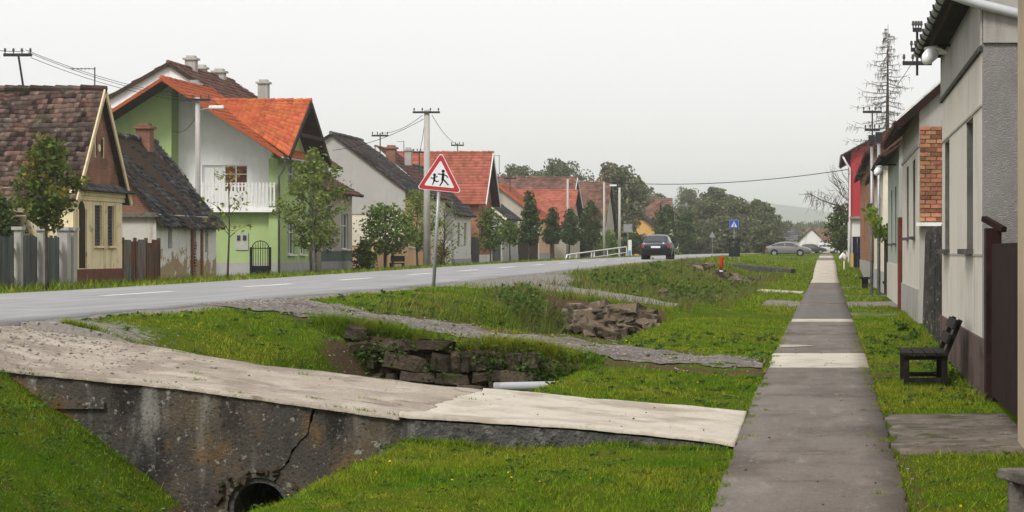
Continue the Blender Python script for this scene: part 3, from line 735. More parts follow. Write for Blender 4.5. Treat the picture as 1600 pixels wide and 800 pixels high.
o = blade_mesh('joint_tufts', tx, ty, rng.uniform(.01, .04, len(tx)), np.full(len(tx), .008), M['grass'], lean=.8, z=np.where(isd, zdeck(tx, ty) + .008, zsw(ty) + .015))
tag(o, 'small grass tufts in the joints of footway and drive', 'grass')
# rough weeds on the mound and beyond the road
M['dry_grass'] = mat('dry_grass', (.15, .155, .045), [((.21, .165, .07), .9, .48, .66, .75), ((.08, .14, .018), 1.6, .46, .62, .9), ((.15, .09, .065), 2.4, .56, .7, .7)], rough=.95, vary=.4, hue=.02, trans=.25)
def weeds(n, x0, x1, y0, y1, hm, wm, clump=True):
    X = rng.uniform(x0, x1, n); Y = rng.uniform(y0, y1, n)
    k = (rng.uniform(0, 1, n) < .25 + .75*np.clip(wob(X, Y*.4, 1.1), 0, 1)) & (gravel_w(X, Y) < .6)
    X, Y = X[k], Y[k]; return X, Y, hm*rng.uniform(.3, 1.5, len(X)), wm*rng.uniform(.6, 1.4, len(X))
ws = [weeds(34000, -7.6, -2.6, 61, 100, .19, .026), weeds(9000, -7.8, -2.4, 100, 130, .22, .04), weeds(3500, -7.2, -5.8, 35, 54, .2, .016), weeds(5000, -7.4, -3.2, 54, 57.4, .22, .018), weeds(5000, -6.9, -5.9, 47, 53.5, .3, .02)]
o = blade_mesh('rough_weeds', *[np.concatenate([p[i] for p in ws]) for i in range(4)], M['dry_grass'], lean=.35)
tag(o, 'brownish rough weeds on the mound between road and footway', 'weeds')
X = rng.uniform(-24, -16.2, 60000); Y = rng.uniform(55, 230, 60000)
o = blade_mesh('verge_grass', X, Y, rng.uniform(.05, .2, 60000)*(1 + .8*(X < -22.5)), rng.uniform(.03, .07, 60000), M['grass'])
tag(o, 'grass strip on the far side of the road', 'grass')

# leafy weeds: small leaves in clumps
def leaf_cloud(P, size, flat=.5, aspect=.55):
    """one rhombic leaf for every point"""
    n = len(P); a = rng.normal(0, 1, (n, 3)); a[:, 2] *= flat; a /= np.linalg.norm(a, axis=1)[:, None]
    b = rng.normal(0, 1, (n, 3)); b -= a*(a*b).sum(1)[:, None]; b /= np.linalg.norm(b, axis=1)[:, None]
    s = np.asarray(size)*rng.uniform(.6, 1.35, n)[:, None]
    c = np.cross(a, b)
    V = np.empty((n, 4, 3)); V[:,0] = P - a*s; V[:,1] = P + b*s*aspect + c*s*.12; V[:,2] = P + a*s; V[:,3] = P - b*s*aspect + c*s*.12
    return V.reshape(-1, 3), np.arange(4*n).reshape(-1, 4)
M['weed_leaf'] = mat('weed_leaf', (.075, .135, .025), [((.05, .085, .015), 2, .45, .65, .8), ((.14, .17, .035), 4, .55, .7, .7)], rough=.7, vary=.4, hue=.015, trans=.3)
P = []
def clump(x, y, r, n, h):
    q = rng.normal(0, 1, (n, 3))*np.array([r, r*.7, h]); q[:, 2] = np.abs(q[:, 2]); q += np.array([x, y, Z1(x, y)])
    P.append(q)
for k in range(44): clump(rnd.uniform(-6.6, -3.2), 30.70 + rnd.uniform(-.1, .15), rnd.uniform(.08, .18), 60, rnd.uniform(.05, .11))
for x, zz in ((-6.1, .35), (-5.7, .3), (-4.9, .42), (-4.4, .2), (-3.7, .15), (-3.5, .1), (-5.35, .08), (-4.3, -.1), (-4.0, .05), (-3.75, .0), (-4.55, .3), (-6.25, .2), (-3.9, .2), (-4.2, .2), (-5.0, -.3)):
    q = rng.normal(0, 1, (90, 3))*np.array([.12, .05, .1]) + np.array([x, 30.47, zz]); P.append(q)
for k in range(24): clump(rnd.uniform(-6.9, -6.1), rnd.uniform(47, 53), rnd.uniform(.12, .25), 70, rnd.uniform(.06, .14))
for k in range(34): clump(rnd.uniform(-7.2, -3.2), rnd.uniform(62, 96), rnd.uniform(.15, .35), 50, rnd.uniform(.1, .28))
for k in range(170): clump(-5.75 + rnd.uniform(-2.2, .1), rnd.uniform(15.0, 20.75), rnd.uniform(.06, .14), 34, rnd.uniform(.015, .04))
for k in range(24): clump(rnd.uniform(1.5, 1.75), rnd.uniform(24.4, 50), rnd.uniform(.05, .1), 40, .06)
for k in range(10): clump(rnd.uniform(-4.5, -3.6), 20.75, .07, 40, .04)
n_ = 1500; rx = rng.uniform(-8.2, 1.75, n_); ry = 14.5 + 30*rng.uniform(0, 1, n_)**1.4; k_ = ok_grass(rx, ry); rx, ry = rx[k_], ry[k_]; rzz = zg(rx, ry)
for x, y, zz in zip(rx, ry, rzz):       # broad-leaved rosettes in the turf
    m_ = rnd.randrange(5, 16); q = rng.normal(0, 1, (m_, 3))*np.array([.035, .035, .006]) + np.array([x, y, zz + .028]); P.append(q)
Pw = np.concatenate(P)
o = np_mesh('leafy_weeds', *leaf_cloud(Pw, (.012 + .0011*np.clip(Pw[:, 1] - 15, 0, 60))[:, None]), M['weed_leaf']); tag(o, 'dark leafy weeds hanging over stones and along the ditch', 'weeds', kind='stuff')
# dandelions and fallen leaves
def scatter_flat(name, n, size, m, fy, lift):
    X = rng.uniform(-8.2, 1.7, n*4); Y = fy(n*4); k = ok_grass(X, Y); X, Y = X[k][:n], Y[k][:n]
    V, FQ = leaf_cloud(np.stack([X, Y, zg(X, Y) + lift], 1), size, flat=.25, aspect=.9)
    return np_mesh(name, V, FQ, m)
M['dandelion'] = mat('dandelion', (.75, .45, .02), rough=.7)
o = scatter_flat('dandelions', 170, .010, M['dandelion'], lambda n: 15 + 40*rng.uniform(0, 1, n)**1.4, .05)
tag(o, 'tiny yellow dandelion flowers dotted over the grass', 'flowers', kind='stuff')
M['dead_leaf'] = mat('dead_leaf', (.16, .09, .04), vary=.5, hue=.03, rough=.9)
n = 420
X = rng.uniform(-7.5, .55, n); Y = rng.uniform(15, 45, n)
onw = (X > SW0); ond = (X < SW0) & (Y > 20.9) & (Y < 24); k = onw | ond; X, Y, onw = X[k], Y[k], onw[k]
V, FQ = leaf_cloud(np.stack([X, Y, np.where(onw, zsw(Y) + .018, zdeck(X, Y) + .022)], 1), .014, flat=.05, aspect=.6)
o = np_mesh('fallen_leaves', V, FQ, M['dead_leaf']); tag(o, 'brown fallen leaves and crumbs on the pavement', 'leaves', kind='stuff')
# ------------------------------------------------------------------ building helpers
EX, EY, EZ = Vector((1,0,0)), Vector((0,1,0)), Vector((0,0,1))
def hole_wall(mb, p0, u, n, U, V, holes=(), depth=.14, m=0, mr=None, split=None):
    """flat wall from corner p0 along u (length U) and up (V), outward normal n, with rectangular openings (u0,u1,v0,v1) and their reveals"""
    p0 = Vector(p0); u = Vector(u); n = Vector(n)
    us = sorted({0, U, *[h[0] for h in holes], *[h[1] for h in holes]}); vs = sorted({0, V, *[h[2] for h in holes], *[h[3] for h in holes], *([split] if split else [])})
    flip = u.cross(EZ).dot(n) < 0
    def q(a, b, c, d, mm):
        mb.quad(*((a, d, c, b) if flip else (a, b, c, d)), mm)
    for i in range(len(us)-1):
        for j in range(len(vs)-1):
            cu, cv = (us[i]+us[i+1])/2, (vs[j]+vs[j+1])/2
            if any(h[0] < cu < h[1] and h[2] < cv < h[3] for h in holes): continue
            q(p0+u*us[i]+EZ*vs[j], p0+u*us[i+1]+EZ*vs[j], p0+u*us[i+1]+EZ*vs[j+1], p0+u*us[i]+EZ*vs[j+1], (mr if (split and cv > split and mr is not None) else m))
    for h in holes:
        a, b, c, d = [p0+u*x+EZ*y for x, y in ((h[0],h[2]),(h[1],h[2]),(h[1],h[3]),(h[0],h[3]))]
        k = -n*depth
        for s, t in ((a,b),(b,c),(c,d),(d,a)):
            q(s, s + k, t + k, t, m)
    return mb
def window(root, p0, u, n, h, depth, framem, panem=None, style='cross', sill=None, bar=.05, name='window'):
    panem = panem or M['glass']
    p0 = Vector(p0); u = Vector(u); n = Vector(n)
    mb = MB(); c0 = p0 - n*(depth - .03)
    def fb(ua, ub, va, vb, dn=0.0, t=.025):
        c = c0 + u*(ua+ub)/2 + EZ*(va+vb)/2 + n*dn
        mb.obox(c, u, EZ, n, (ub-ua)/2, (vb-va)/2, t)
    a, b, c, d = h
    fb(a, b, c, c+bar); fb(a, b, d-bar, d); fb(a, a+bar, c+bar, d-bar); fb(b-bar, b, c+bar, d-bar)
    mid = (a+b)/2
    if style in ('cross', 'two'): fb(mid-bar*.6, mid+bar*.6, c+bar, d-bar, .004)
    if style in ('cross',): 
        k = c + (d-c)*.66; fb(a+bar, mid-bar*.6, k-.02, k+.02, .002); fb(mid+bar*.6, b-bar, k-.02, k+.02, .002)
    if style == 'grid':
        fb(mid-.02, mid+.02, c+bar, d-bar, .004)
        for t in (1/3, 2/3): k = c + (d-c)*t; fb(a+bar, b-bar, k-.015, k+.015, .002)
    if style == 'shutter':
        nn = int((d-c)/.12)
        for i in range(nn): k = c + bar + (d-c-2*bar)*(i+.5)/nn; fb(a+bar, b-bar, k-.045, k+.03, .0, .018)
    w = mb.build(name, framem, root)
    g = MB(); k = c0 - n*.012
    g.quad(k+u*a+EZ*c, k+u*b+EZ*c, k+u*b+EZ*d, k+u*a+EZ*d); g.build('pane', panem, w)
    if sill:
        s_ = MB(); s_.obox(p0 + u*(a+b)/2 + EZ*(c-.03) + n*.04, u, EZ, n, (b-a)/2+.08, .035, .07); s_.build('sill', sill, w)
    return w

def roof_slope(root, e0, e1, r0, m, tile=.25, row=None, thick=.1, arch=0.0, jit=.25, name='roof_slope', under=None, r1=None, sag=0.0, cover=None):
    """slope with eave e0-e1 and ridge starting at r0 (r1 optional): a slab with a skin of overlapping tiles"""
    e0, e1, r0 = Vector(e0), Vector(e1), Vector(r0)
    r1 = Vector(r1) if r1 is not None else r0 + (e1 - e0)
    nrm = (e1 - e0).cross(r0 - e0).normalized()
    if nrm.z < 0: nrm = -nrm
    mb = MB(); P = [e0, e1, r1, r0]; lo = [p - nrm*thick for p in P]; P2 = [p - nrm*.02 for p in P]
    mb.add(P2 + lo, [(0,1,2,3),(7,6,5,4),(0,4,5,1),(1,5,6,2),(2,6,7,3),(3,7,4,0)])
    sl = mb.build(name, under or M['wood_brown'], root)
    row = row or tile
    L = ((e1-e0).length + (r1-r0).length)/2; H = (r0-e0).length
    nu, nv = max(2, int(L/tile)), max(2, int(H/row))
    if nu*nv > 12000: f = math.sqrt(nu*nv/12000); nu, nv = int(nu/f), int(nv/f)
    A = np.array; E0, E1, R0, R1, NN = [A(x, float) for x in (e0, e1, r0, r1, nrm)]
    I, J = np.meshgrid(np.arange(nu), np.arange(nv)); I = I.ravel().astype(float); J = J.ravel().astype(float)
    n = len(I)
    off = (J % 2)*.5 if not arch else np.zeros(n)
    def pt(a, b):
        a = np.clip(a, 0, 1)[:, None]; b = b[:, None]
        p = (E0*(1-a) + E1*a)*(1-b) + (R0*(1-a) + R1*a)*b
        if sag: p = p - A([0, 0, 1.])*(sag*np.sin(a*math.pi)*(b*.7+.3) + sag*.35*np.sin(a*17+b*9))
        return p
    ju = rng.normal(0, jit*.06, n); jv = rng.normal(0, jit*.12, n); jz = np.abs(rng.normal(0, jit*.02, n))
    a0 = (I + off + ju)/nu; a1 = (I + off + 1.0 + ju)/nu
    b0 = (J - .12 + jv)/nv; b1 = np.minimum((J + 1.05 + jv)/nv, 1.0)
    th = row*.13
    cols = [0, .35, .65, 1.0] if arch else [0, 1.0]
    k = len(cols); Vt = np.empty((n, 3*k, 3))
    for c, t in enumerate(cols):
        aa = a0 + (a1 - a0)*t; hgt = (arch if 0 < t < 1 else 0)
        Vt[:, c] = pt(aa, b0) + NN*(th + jz + hgt)[:, None] if not np.isscalar(th + jz + hgt) else 0
        Vt[:, k + c] = pt(aa, b1) + NN*(np.full(n, .004 + hgt))[:, None]
        Vt[:, 2*k + c] = pt(aa, b0) - NN*.01
    fq = []
    for c in range(k-1):
        fq += [(c, c+1, k+c+1, k+c), (2*k+c, 2*k+c+1, c+1, c)]
    if cover is not None:
        keep = cover(I/nu, J/nv); Vt = Vt[keep]; n = len(Vt)
    FQ = (np.array(fq)[None] + 3*k*np.arange(n)[:, None, None]).reshape(-1, 4)
    t_ = np_mesh('tiles', Vt.reshape(-1, 3), FQ, m, sl); t_['kind'] = 'stuff'
    return sl
def ridge_cap(root, a, b, m, r=.11, step=.4):
    a, b = Vector(a), Vector(b); L = (b-a).length; n = max(2, int(L/step)); d = (b-a)/n
    mb = MB()
    for i in range(n):
        p, q = a + d*i, a + d*(i+1.06)
        j = rnd.uniform(-.015, .015)
        mb.tube([p + EZ*j, q + EZ*(j-.02)], [r, r*.85], 8)
    return mb.build('ridge_tiles', m, root)
def chimney(root, x, y, z0, z1, w, m, capm=None, name='chimney'):
    mb = MB(); mb.box(x-w, x+w, y-w, y+w, z0, z1)
    c = mb.build(name, m, root)
    k = MB(); k.box(x-w*1.35, x+w*1.35, y-w*1.35, y+w*1.35, z1, z1+.1); k.box(x-w*.8, x+w*.8, y-w*.8, y+w*.8, z1+.1, z1+.22); k.build('cap', capm or m, c)
    return c

def gable_street(name, label, Xf, Y0, Y1, zb, ze, zr, back, wallm, roofm, holes=(), plinth=None, gable_m=None, tile=.25, row=None, over=.25, front=.35, wm=None, style='cross', sill=None,
                 verge=None, arch=0, jit=.25, side_holes=(), panem=None, depth=.14, sag=0, under=None, ridge_m=None, group=None, side_m=None):
    """house whose ridge runs away from the street (along X) and whose gable faces the street (+X)"""
    root = thing(name, label, 'house', (Xf - 2, (Y0+Y1)/2, zb), group)
    U = Y1 - Y0; Xb = Xf - back; Yc = (Y0+Y1)/2
    mb = MB()
    hole_wall(mb, (Xf, Y0, zb-.3), EY, EX, U, ze-zb+.3, [(a, b, c-zb+.3, d-zb+.3) for a, b, c, d in holes], depth)
    hole_wall(mb, (Xb, Y0, zb-.3), EX, -EY, back, ze-zb+.3, [(a-Xb, b-Xb, c-zb+.3, d-zb+.3) for a, b, c, d in side_holes], depth, m=1 if side_m else 0)
    mb.quad((Xf, Y1, zb-.3), (Xb, Y1, zb-.3), (Xb, Y1, ze), (Xf, Y1, ze)); mb.quad((Xb, Y1, zb-.3), (Xb, Y0, zb-.3), (Xb, Y0, ze), (Xb, Y1, ze))
    mb.poly([(Xb, Y1, ze), (Xb, Y0, ze), (Xb, Yc, zr-.05)])
    mb.build('wall', [wallm, side_m or wallm], root)
    g = MB(); g.extrude([(Xf-.12, Y0, ze), (Xf-.12, Y1, ze), (Xf-.12, Yc, zr-.03)], (.12, 0, 0)); g.build('gable', gable_m or wallm, root)
    for a, b, c, d in holes: window(root, (Xf, Y0, 0), EY, EX, (a, b, c, d), depth, wm or M['white_paint'], panem, style, sill)
    for a, b, c, d in side_holes: window(root, (0, Y0, 0), EX, -EY, (a, b, c, d), depth, wm or M['white_paint'], panem, style, sill)
    if plinth:
        p = MB(); p.box(Xf, Xf+.05, Y0-.03, Y1+.03, zb-.3, zb+plinth[0]); p.box(Xb, Xf-.002, Y0-.05, Y0, zb-.3, zb+plinth[0]-.01); p.build('plinth', plinth[1], root)
    k = (zr-ze)/(Yc-Y0)
    e = ze - over*k
    rf = MB(); rf.box(Xb, Xf, Yc-.05, Yc+.05, zr-.2, zr-.08); R = rf.build('roof', M['wood_brown'], root)
    roof_slope(R, (Xb-.2, Y0-over, e), (Xf+front, Y0-over, e), (Xb-.2, Yc, zr), roofm, tile, row, arch=arch, jit=jit, sag=sag, under=under)
    roof_slope(R, (Xb-.2, Y1+over, e), (Xf+front, Y1+over, e), (Xb-.2, Yc, zr), roofm, tile*1.5, (row or tile)*1.5, arch=arch, jit=jit, under=under)
    ridge_cap(R, (Xb-.2, Yc, zr+.02), (Xf+front, Yc, zr+.02), ridge_m or roofm)
    if verge:
        v = MB(); w = .09
        for Ye in (Y0-over, Y1+over):
            a, b = Vector((Xf+front-.02, Ye, e+.0)), Vector((Xf+front-.02, Yc, zr+.0))
            v.bar(a - EZ*.06, b - EZ*.06, .025, w)
        v.build('verge_board', verge, root)
    return root, R
def gable_side(name, label, X0, X1, Y0, Y1, zb, ze, zr, wallm, roofm, Xr=None, holes=(), plinth=None, gable_m=None, tile=.25, row=None, over=.3, front=.25, wm=None, style='cross', sill=None,
               verge=None, arch=0, jit=.25, gable_holes=(), panem=None, depth=.14, sag=0, under=None, ridge_m=None, group=None, street_m=None, lower=None):
    """house whose ridge runs along the street (Y); its gable faces the camera (-Y); X1 is the street front"""
    root = thing(name, label, 'house', ((X0+X1)/2, Y0, zb), group)
    Xr = Xr if Xr is not None else (X0+X1)/2
    mb = MB(); s = 1 if street_m else 0
    hole_wall(mb, (X1, Y0, zb-.3), EY, EX, Y1-Y0, ze-zb+.3, [(a, b, c-zb+.3, d-zb+.3) for a, b, c, d in holes], depth, m=s)
    hole_wall(mb, (X0, Y0, zb-.3), EX, -EY, X1-X0, ze-zb+.3, [(a-X0, b-X0, c-zb+.3, d-zb+.3) for a, b, c, d in gable_holes], depth)
    mb.quad((X1, Y1, zb-.3), (X0, Y1, zb-.3), (X0, Y1, ze), (X1, Y1, ze)); mb.quad((X0, Y1, zb-.3), (X0, Y0, zb-.3), (X0, Y0, ze), (X0, Y1, ze))
    mb.poly([(X1, Y1, ze), (X0, Y1, ze), (Xr, Y1, zr-.05)])
    mb.build('wall', [wallm, street_m or wallm], root)
    g = MB(); g.extrude([(X0, Y0, ze), (X1, Y0, ze), (Xr, Y0, zr-.03)], (0, .12, 0)); g.build('gable', gable_m or wallm, root)
    for a, b, c, d in holes: window(root, (X1, Y0, 0), EY, EX, (a, b, c, d), depth, wm or M['white_paint'], panem, style, sill)
    for a, b, c, d in gable_holes: window(root, (0, Y0, 0), EX, -EY, (a, b, c, d), depth, wm or M['white_paint'], panem, style, sill)
    if plinth:
        p = MB(); p.box(X1, X1+.05, Y0-.03, Y1+.03, zb-.3, zb+plinth[0]); p.box(X0, X1-.002, Y0-.05, Y0, zb-.3, zb+plinth[0]-.01); p.build('plinth', plinth[1], root)
    rf = MB(); rf.box(Xr-.05, Xr+.05, Y0, Y1, zr-.2, zr-.08); R = rf.build('roof', M['wood_brown'], root)
    for Xe, sg in ((X1, 1), (X0, -1)):
        k = (zr-ze)/abs(Xe-Xr); e = ze - over*k; xe = Xe + sg*over
        f = 1 if sg == 1 else 1.6
        roof_slope(R, (xe, Y0-front, e), (xe, Y1+front, e), (Xr, Y0-front, zr), roofm, tile*f, (row or tile)*f, arch=arch, jit=jit, sag=sag if sg == 1 else 0, under=under)
    ridge_cap(R, (Xr, Y0-front, zr+.02), (Xr, Y1+front, zr+.02), ridge_m or roofm)
    if verge:
        v = MB()
        for Xe, sg in ((X1, 1), (X0, -1)):
            k = (zr-ze)/abs(Xe-Xr)
            v.bar((Xe + sg*over, Y0-front+.01, ze-over*k-.06), (Xr, Y0-front+.01, zr-.06), .025, .09)
        v.build('verge_board', verge, root)
    return root, R
def downpipe(root, path, m, r=.05, name='downpipe'):
    mb = MB(); mb.tube(path, r, 8); return mb.build(name, m, root, smooth=True)

M['wood_brown'] = mat('wood_brown', (.055, .036, .025), [((.025, .018, .014), (6, 6, 6), .45, .65, .8)], rough=.9)
M['tile_old'] = mat('tile_old', (.105, .066, .054), [((.05, .04, .035), 1.1, .42, .6, .85), ((.19, .095, .062), 2.1, .57, .70, .7), ((.19, .18, .15), 5, .56, .68, .65), ((.045,.047,.028), 2.2, .58, .7, .7)], rough=.95, vary=.75, hue=.02)
M['tile_grey'] = mat('tile_grey', (.092, .09, .09), [((.045, .044, .045), 1.1, .42, .62, .85), ((.18, .175, .17), 2.5, .54, .7, .75), ((.10, .105, .04), .8, .62, .75, .5)], rough=.95, vary=.5, hue=.008)
M['tile_orange'] = mat('tile_orange', (.40, .105, .042), [((.33, .08, .034), 1.5, .45, .65, .8), ((.45, .13, .055), 6, .5, .7, .6)], rough=.7, vary=.22, hue=.008)
M['tile_red'] = mat('tile_red', (.33, .105, .068), [((.26, .085, .056), 1.2, .45, .65, .8), ((.22, .08, .05), 3, .62, .75, .6)], rough=.8, vary=.22, hue=.008)
M['tile_brown'] = mat('tile_brown', (.17, .085, .062), [((.10, .062, .05), .8, .42, .62, .85), ((.24, .12, .075), 2, .55, .7, .7), ((.13,.12,.1), 4, .6, .72, .5)], rough=.9, vary=.35, hue=.01)
M['brick_old'] = brick_mat('brick_old', (.26, .115, .068), (.19, .085, .055), (.22, .17, .125))
M['brick_red'] = brick_mat('brick_red', (.36, .135, .085), (.30, .115, .07), (.30, .2, .15))
M['brick_far'] = brick_mat('brick_far', (.33, .15, .08), (.24, .105, .06), (.30, .24, .18), .26, .085)

# ------------------------------------------------------------------ the houses across the road, near to far
XF = -24.0
ZB = .47
# yellow gabled house
M['yellow_plaster'] = mat('yellow_plaster', (.78, .67, .43), [((.69, .55, .31), (1.5, 1.5, .8), .45, .65, .7), ((.72, .62, .42), 1.2, .52, .7, .6), ((.42, .32, .20), (2.5, 2.5, .4), .52, .70, .75), ((.30, .23, .155), 2.2, .57, .70, .75)], rough=.9, bump=.3)
M['red_plinth'] = mat('red_plinth', (.17, .072, .052), [((.10, .055, .045), 2, .45, .65, .8), ((.33, .24, .18), 3, .6, .72, .7)], rough=.95, bump=.4)
M['shutter_grey'] = mat('shutter_grey', (.075, .085, .095), [((.04, .04, .045), 5, .5, .7, .7)], rough=.8)
yh, yR = gable_street('yellow_house', 'old yellow house with mossy brown roof and brick gable, behind the grey board fence', XF, 73.3, 78.4, ZB, 3.68, 7.0, 9.5, M['yellow_plaster'], M['tile_old'],
    holes=[(2.15, 2.95, 1.82, 3.16), (3.5, 4.25, 1.82, 3.16)], plinth=(.6, M['red_plinth']), gable_m=M['brick_old'], tile=.165, row=.2, over=.3, front=.25, wm=M['shutter_grey'], style='shutter', sill=M['yellow_plaster'],
    jit=.7, sag=.06, verge=mat('verge_cream', (.62, .52, .32), [((.4, .3, .2), 3, .5, .7, .6)]), panem=M['glass'])
mb = MB(); mb.box(XF-.05, XF+.12, 73.1, 78.6, 3.45, 3.6); mb.box(XF-.05, XF+.06, 73.2, 78.5, 3.3, 3.45); mb.build('cornice', M['yellow_plaster'], yh)
roof_slope(yh, (XF+.36, 73.0, 3.62), (XF+.36, 78.7, 3.62), (XF+.01, 73.0, 3.86), M['tile_grey'], .22, .16, thick=.05, name='pent_roof')
mb = MB()
for k, yc in enumerate((75.55, 76.2)): mb.box(XF-.02, XF+.012, yc-.1, yc+.1, 4.8, 5.35)
mb.build('gable_slit', M['wood_brown'], yh)
mb = MB(); mb.box(XF, XF+.03, 75.42, 75.46, 4.72, 5.42); mb.box(XF, XF+.03, 76.3, 76.34, 4.72, 5.42); mb.tube([(XF, 75.88, 5.05), (XF+.03, 75.88, 5.05)], .12, 12); mb.build('gable_trim', M['yellow_plaster'], yh)
# blind arched niche next to the corner
mb = MB(); pts = [(XF+.002, 73.75, 1.1), (XF+.002, 74.5, 1.1), (XF+.002, 74.5, 2.9)] + [(XF+.002, 74.125+.375*math.cos(a), 2.9+.375*math.sin(a)) for a in np.linspace(.3, math.pi-.3, 6)] + [(XF+.002, 73.75, 2.9)]
mb.poly(pts); mb.build('door', M['wood_brown'], yh)
for a, b in ((73.6, 73.72), (74.52, 74.64)):
    mb = MB(); mb.box(XF, XF+.05, a, b, 1.07, 3.0); mb.build('pilaster', M['yellow_plaster'], yh)
for yy in (75.3, 76.4, 76.65, 77.7):
    mb = MB(); mb.box(XF, XF+.03, yy-.06, yy+.06, 1.7, 3.25); mb.build('window_trim', M['yellow_plaster'], yh)
# porch gap on the near side: a dark recessed yard shed under the eave
sh = thing('garden_shed', 'low dark brown shed beneath the eave of the yellow house', 'shed', (-29, 72, .4))
M['shed'] = mat('shed', (.11, .085, .06), [((.06, .045, .035), (4, 4, 1), .45, .65, .8)], rough=.95, vary=.2, by='object')
sp_ = mesh_of(MB().box(-.115, .115, -.02, .02, 0, 2.5), 'plank', M['shed'])
for k in range(31): put('plank', sp_, (-32.9 + .24*k, 71.3 + rnd.uniform(-.01, .01), .3), sh)
MB().box(-33, -25.6, 71.34, 73.1, .2, 2.72).build('frame', M['wood_brown'], sh); MB().box(-33.1, -25.5, 71.1, 73.2, 2.8, 2.88).build('roof', M['wood_brown'], sh)
MB().box(-27.4, -26.5, 71.22, 71.28, .4, 2.4).build('door', M['wood_brown'], sh)

# board fence with concrete posts
fe = thing('board_fence', 'weathered grey board fence with capped concrete posts at left', 'fence', (XF, 68, ZB))
M['fence_board'] = mat('fence_board', (.105, .115, .11), [((.06, .065, .06), (7, 7, .6), .45, .65, .85), ((.17, .175, .165), (9, 9, 1), .55, .72, .7), ((.13, .075, .04), (3, 3, .8), .64, .75, .6)], rough=.95, vary=.22, by='object')
fb = mesh_of(MB().box(-.02, .02, -.095, .095, 0, 1.62), 'board', M['fence_board'])
posts = [YX(px, XF) for px in (-52, -12, 29, 64)]
for y in posts:
    mb = MB(); mb.box(XF-.1, XF+.1, y-.11, y+.11, ZB-.2, 2.28); p = mb.build('post', M['concrete_pole'], fe)
    MB().box(XF-.16, XF+.16, y-.17, y+.17, 2.28, 2.38).build('cap', M['concrete_pole'], p)
y = 62.0
while y < 72.2:
    if not any(abs(y - q) < .2 for q in posts): put('board', fb, (XF-.06, y, ZB + rnd.uniform(-.03, .05)), fe, (0, 0, rnd.uniform(-.04, .04)))
    y += .2
for z in (.85, 1.7):
    MB().box(XF-.14, XF-.085, 62, 72.2, z-.05, z+.05).build('rail', M['fence_board'], fe)
for px in (100, 110):
    y = YX(px, XF); mb = MB(); mb.box(XF-.16, XF+.16, y-.17, y+.17, ZB-.2, 2.3); p = mb.build('gate_pier', M['concrete_pole'], fe); MB().box(XF-.22, XF+.22, y-.23, y+.23, 2.3, 2.4).build('cap', M['concrete_pole'], p)

# rusty sheet gate
M['rust'] = mat('rust', (.10, .062, .045), [((.17, .07, .035), (2, 2, 1), .45, .62, .85), ((.20, .19, .17), (3, 3, .6), .55, .7, .7), ((.05, .035, .03), (6, 6, .5), .5, .7, .7)], rough=.95, bump=.3)
M['sheet_grey'] = mat('sheet_grey', (.17, .165, .15), [((.09, .085, .075), (4, 4, .5), .45, .65, .8), ((.17, .08, .045), (2, 2, .7), .52, .64, .85)], rough=.9, bump=.3)
rg = thing('sheet_metal_gate', 'rusty brown sheet metal gate between yellow house and ruined cottage', 'gate', (XF, 80.5, ZB))
for i in range(5):
    y0, y1 = 78.55 + i*.84, 78.55 + (i+1)*.84 - .02
    mb = MB(); z1 = 2.02 + rnd.uniform(-.08, .05)
    for k in range(4): mb.box(XF-.03, XF+.012*(k % 2), y0+.21*k, y0+.205*(k+1), ZB-.05+rnd.uniform(0,.05), z1)
    mb.build('panel', (M['rust'], M['sheet_grey'])[i in (0, 2)], rg)
for y in (78.5, 79.9, 81.2, 82.75):
    MB().box(XF-.07, XF+.03, y-.05, y+.05, ZB-.2, 2.12).build('post', M['rust'], rg)

# ruined cottage with peeling plaster
pl = mat('peeling', (.66, .645, .60), [((.72, .71, .67), 2, .45, .65, .7), ((.36, .31, .24), (2, 2, .5), .55, .7, .6), ((.14,.11,.08), (5,5,1), .62,.7,.5)], rough=.95, bump=.6, bscale=12, bdist=.05, zlayer=((.37, .285, .175), 1.3, 4.4, 1.7))
pl2 = mat('peeling_side', (.55, .53, .48), [((.30, .27, .22), (2, 2, .6), .52, .7, .8), ((.22, .165, .10), 1.5, .62, .67, .9)], rough=.95, bump=.5, bscale=12)
ch, cR = gable_side('ruined_cottage', 'ruined low cottage with peeling white plaster and sagging grey tile roof', -29.3, -24.3, 83.4, 91.6, ZB, 3.0, 6.0, pl2, M['tile_grey'], Xr=-26.7,
    holes=[(1.5, 2.05, 1.75, 2.75), (4.75, 5.3, 1.55, 2.75), (6.55, 7.0, 1.6, 2.75)], gable_m=M['brick_old'], tile=.18, row=.22, over=.35, front=.15, wm=M['wood_brown'], style='two', jit=1.1, sag=.14, street_m=pl, depth=.2)
mb = MB(); mb.box(-29.3, -24.2, 83.2, 83.4, 2.88, 3.05); mb.build('eave_board', M['wood_grey'], ch)
mb = MB()
for y in (88.0, 89.35): mb.box(-24.3, -24.22, y-.08, y+.08, .5, 2.95)
for k in range(14): mb.box(-24.3, -24.24, 88.05+rnd.uniform(-.05,.3), 88.4+rnd.uniform(0,.2), .5+k*.11, .5+k*.11+.08)
mb.build('exposed_brick', M['brick_old'], ch)
cc = chimney(cR, -26.55, 89.6, 5.5, 6.4, .27, M['brick_old'], M['brick_old'])
mb = MB(); mb.tube([(-26.9, 84.3, 5.6), (-26.9, 84.3, 7.05)], .04, 6); mb.box(-27.0, -26.8, 84.2, 84.4, 7.0, 7.12); tag(mb.build('vent_pipe', M['dark_metal'], cR))

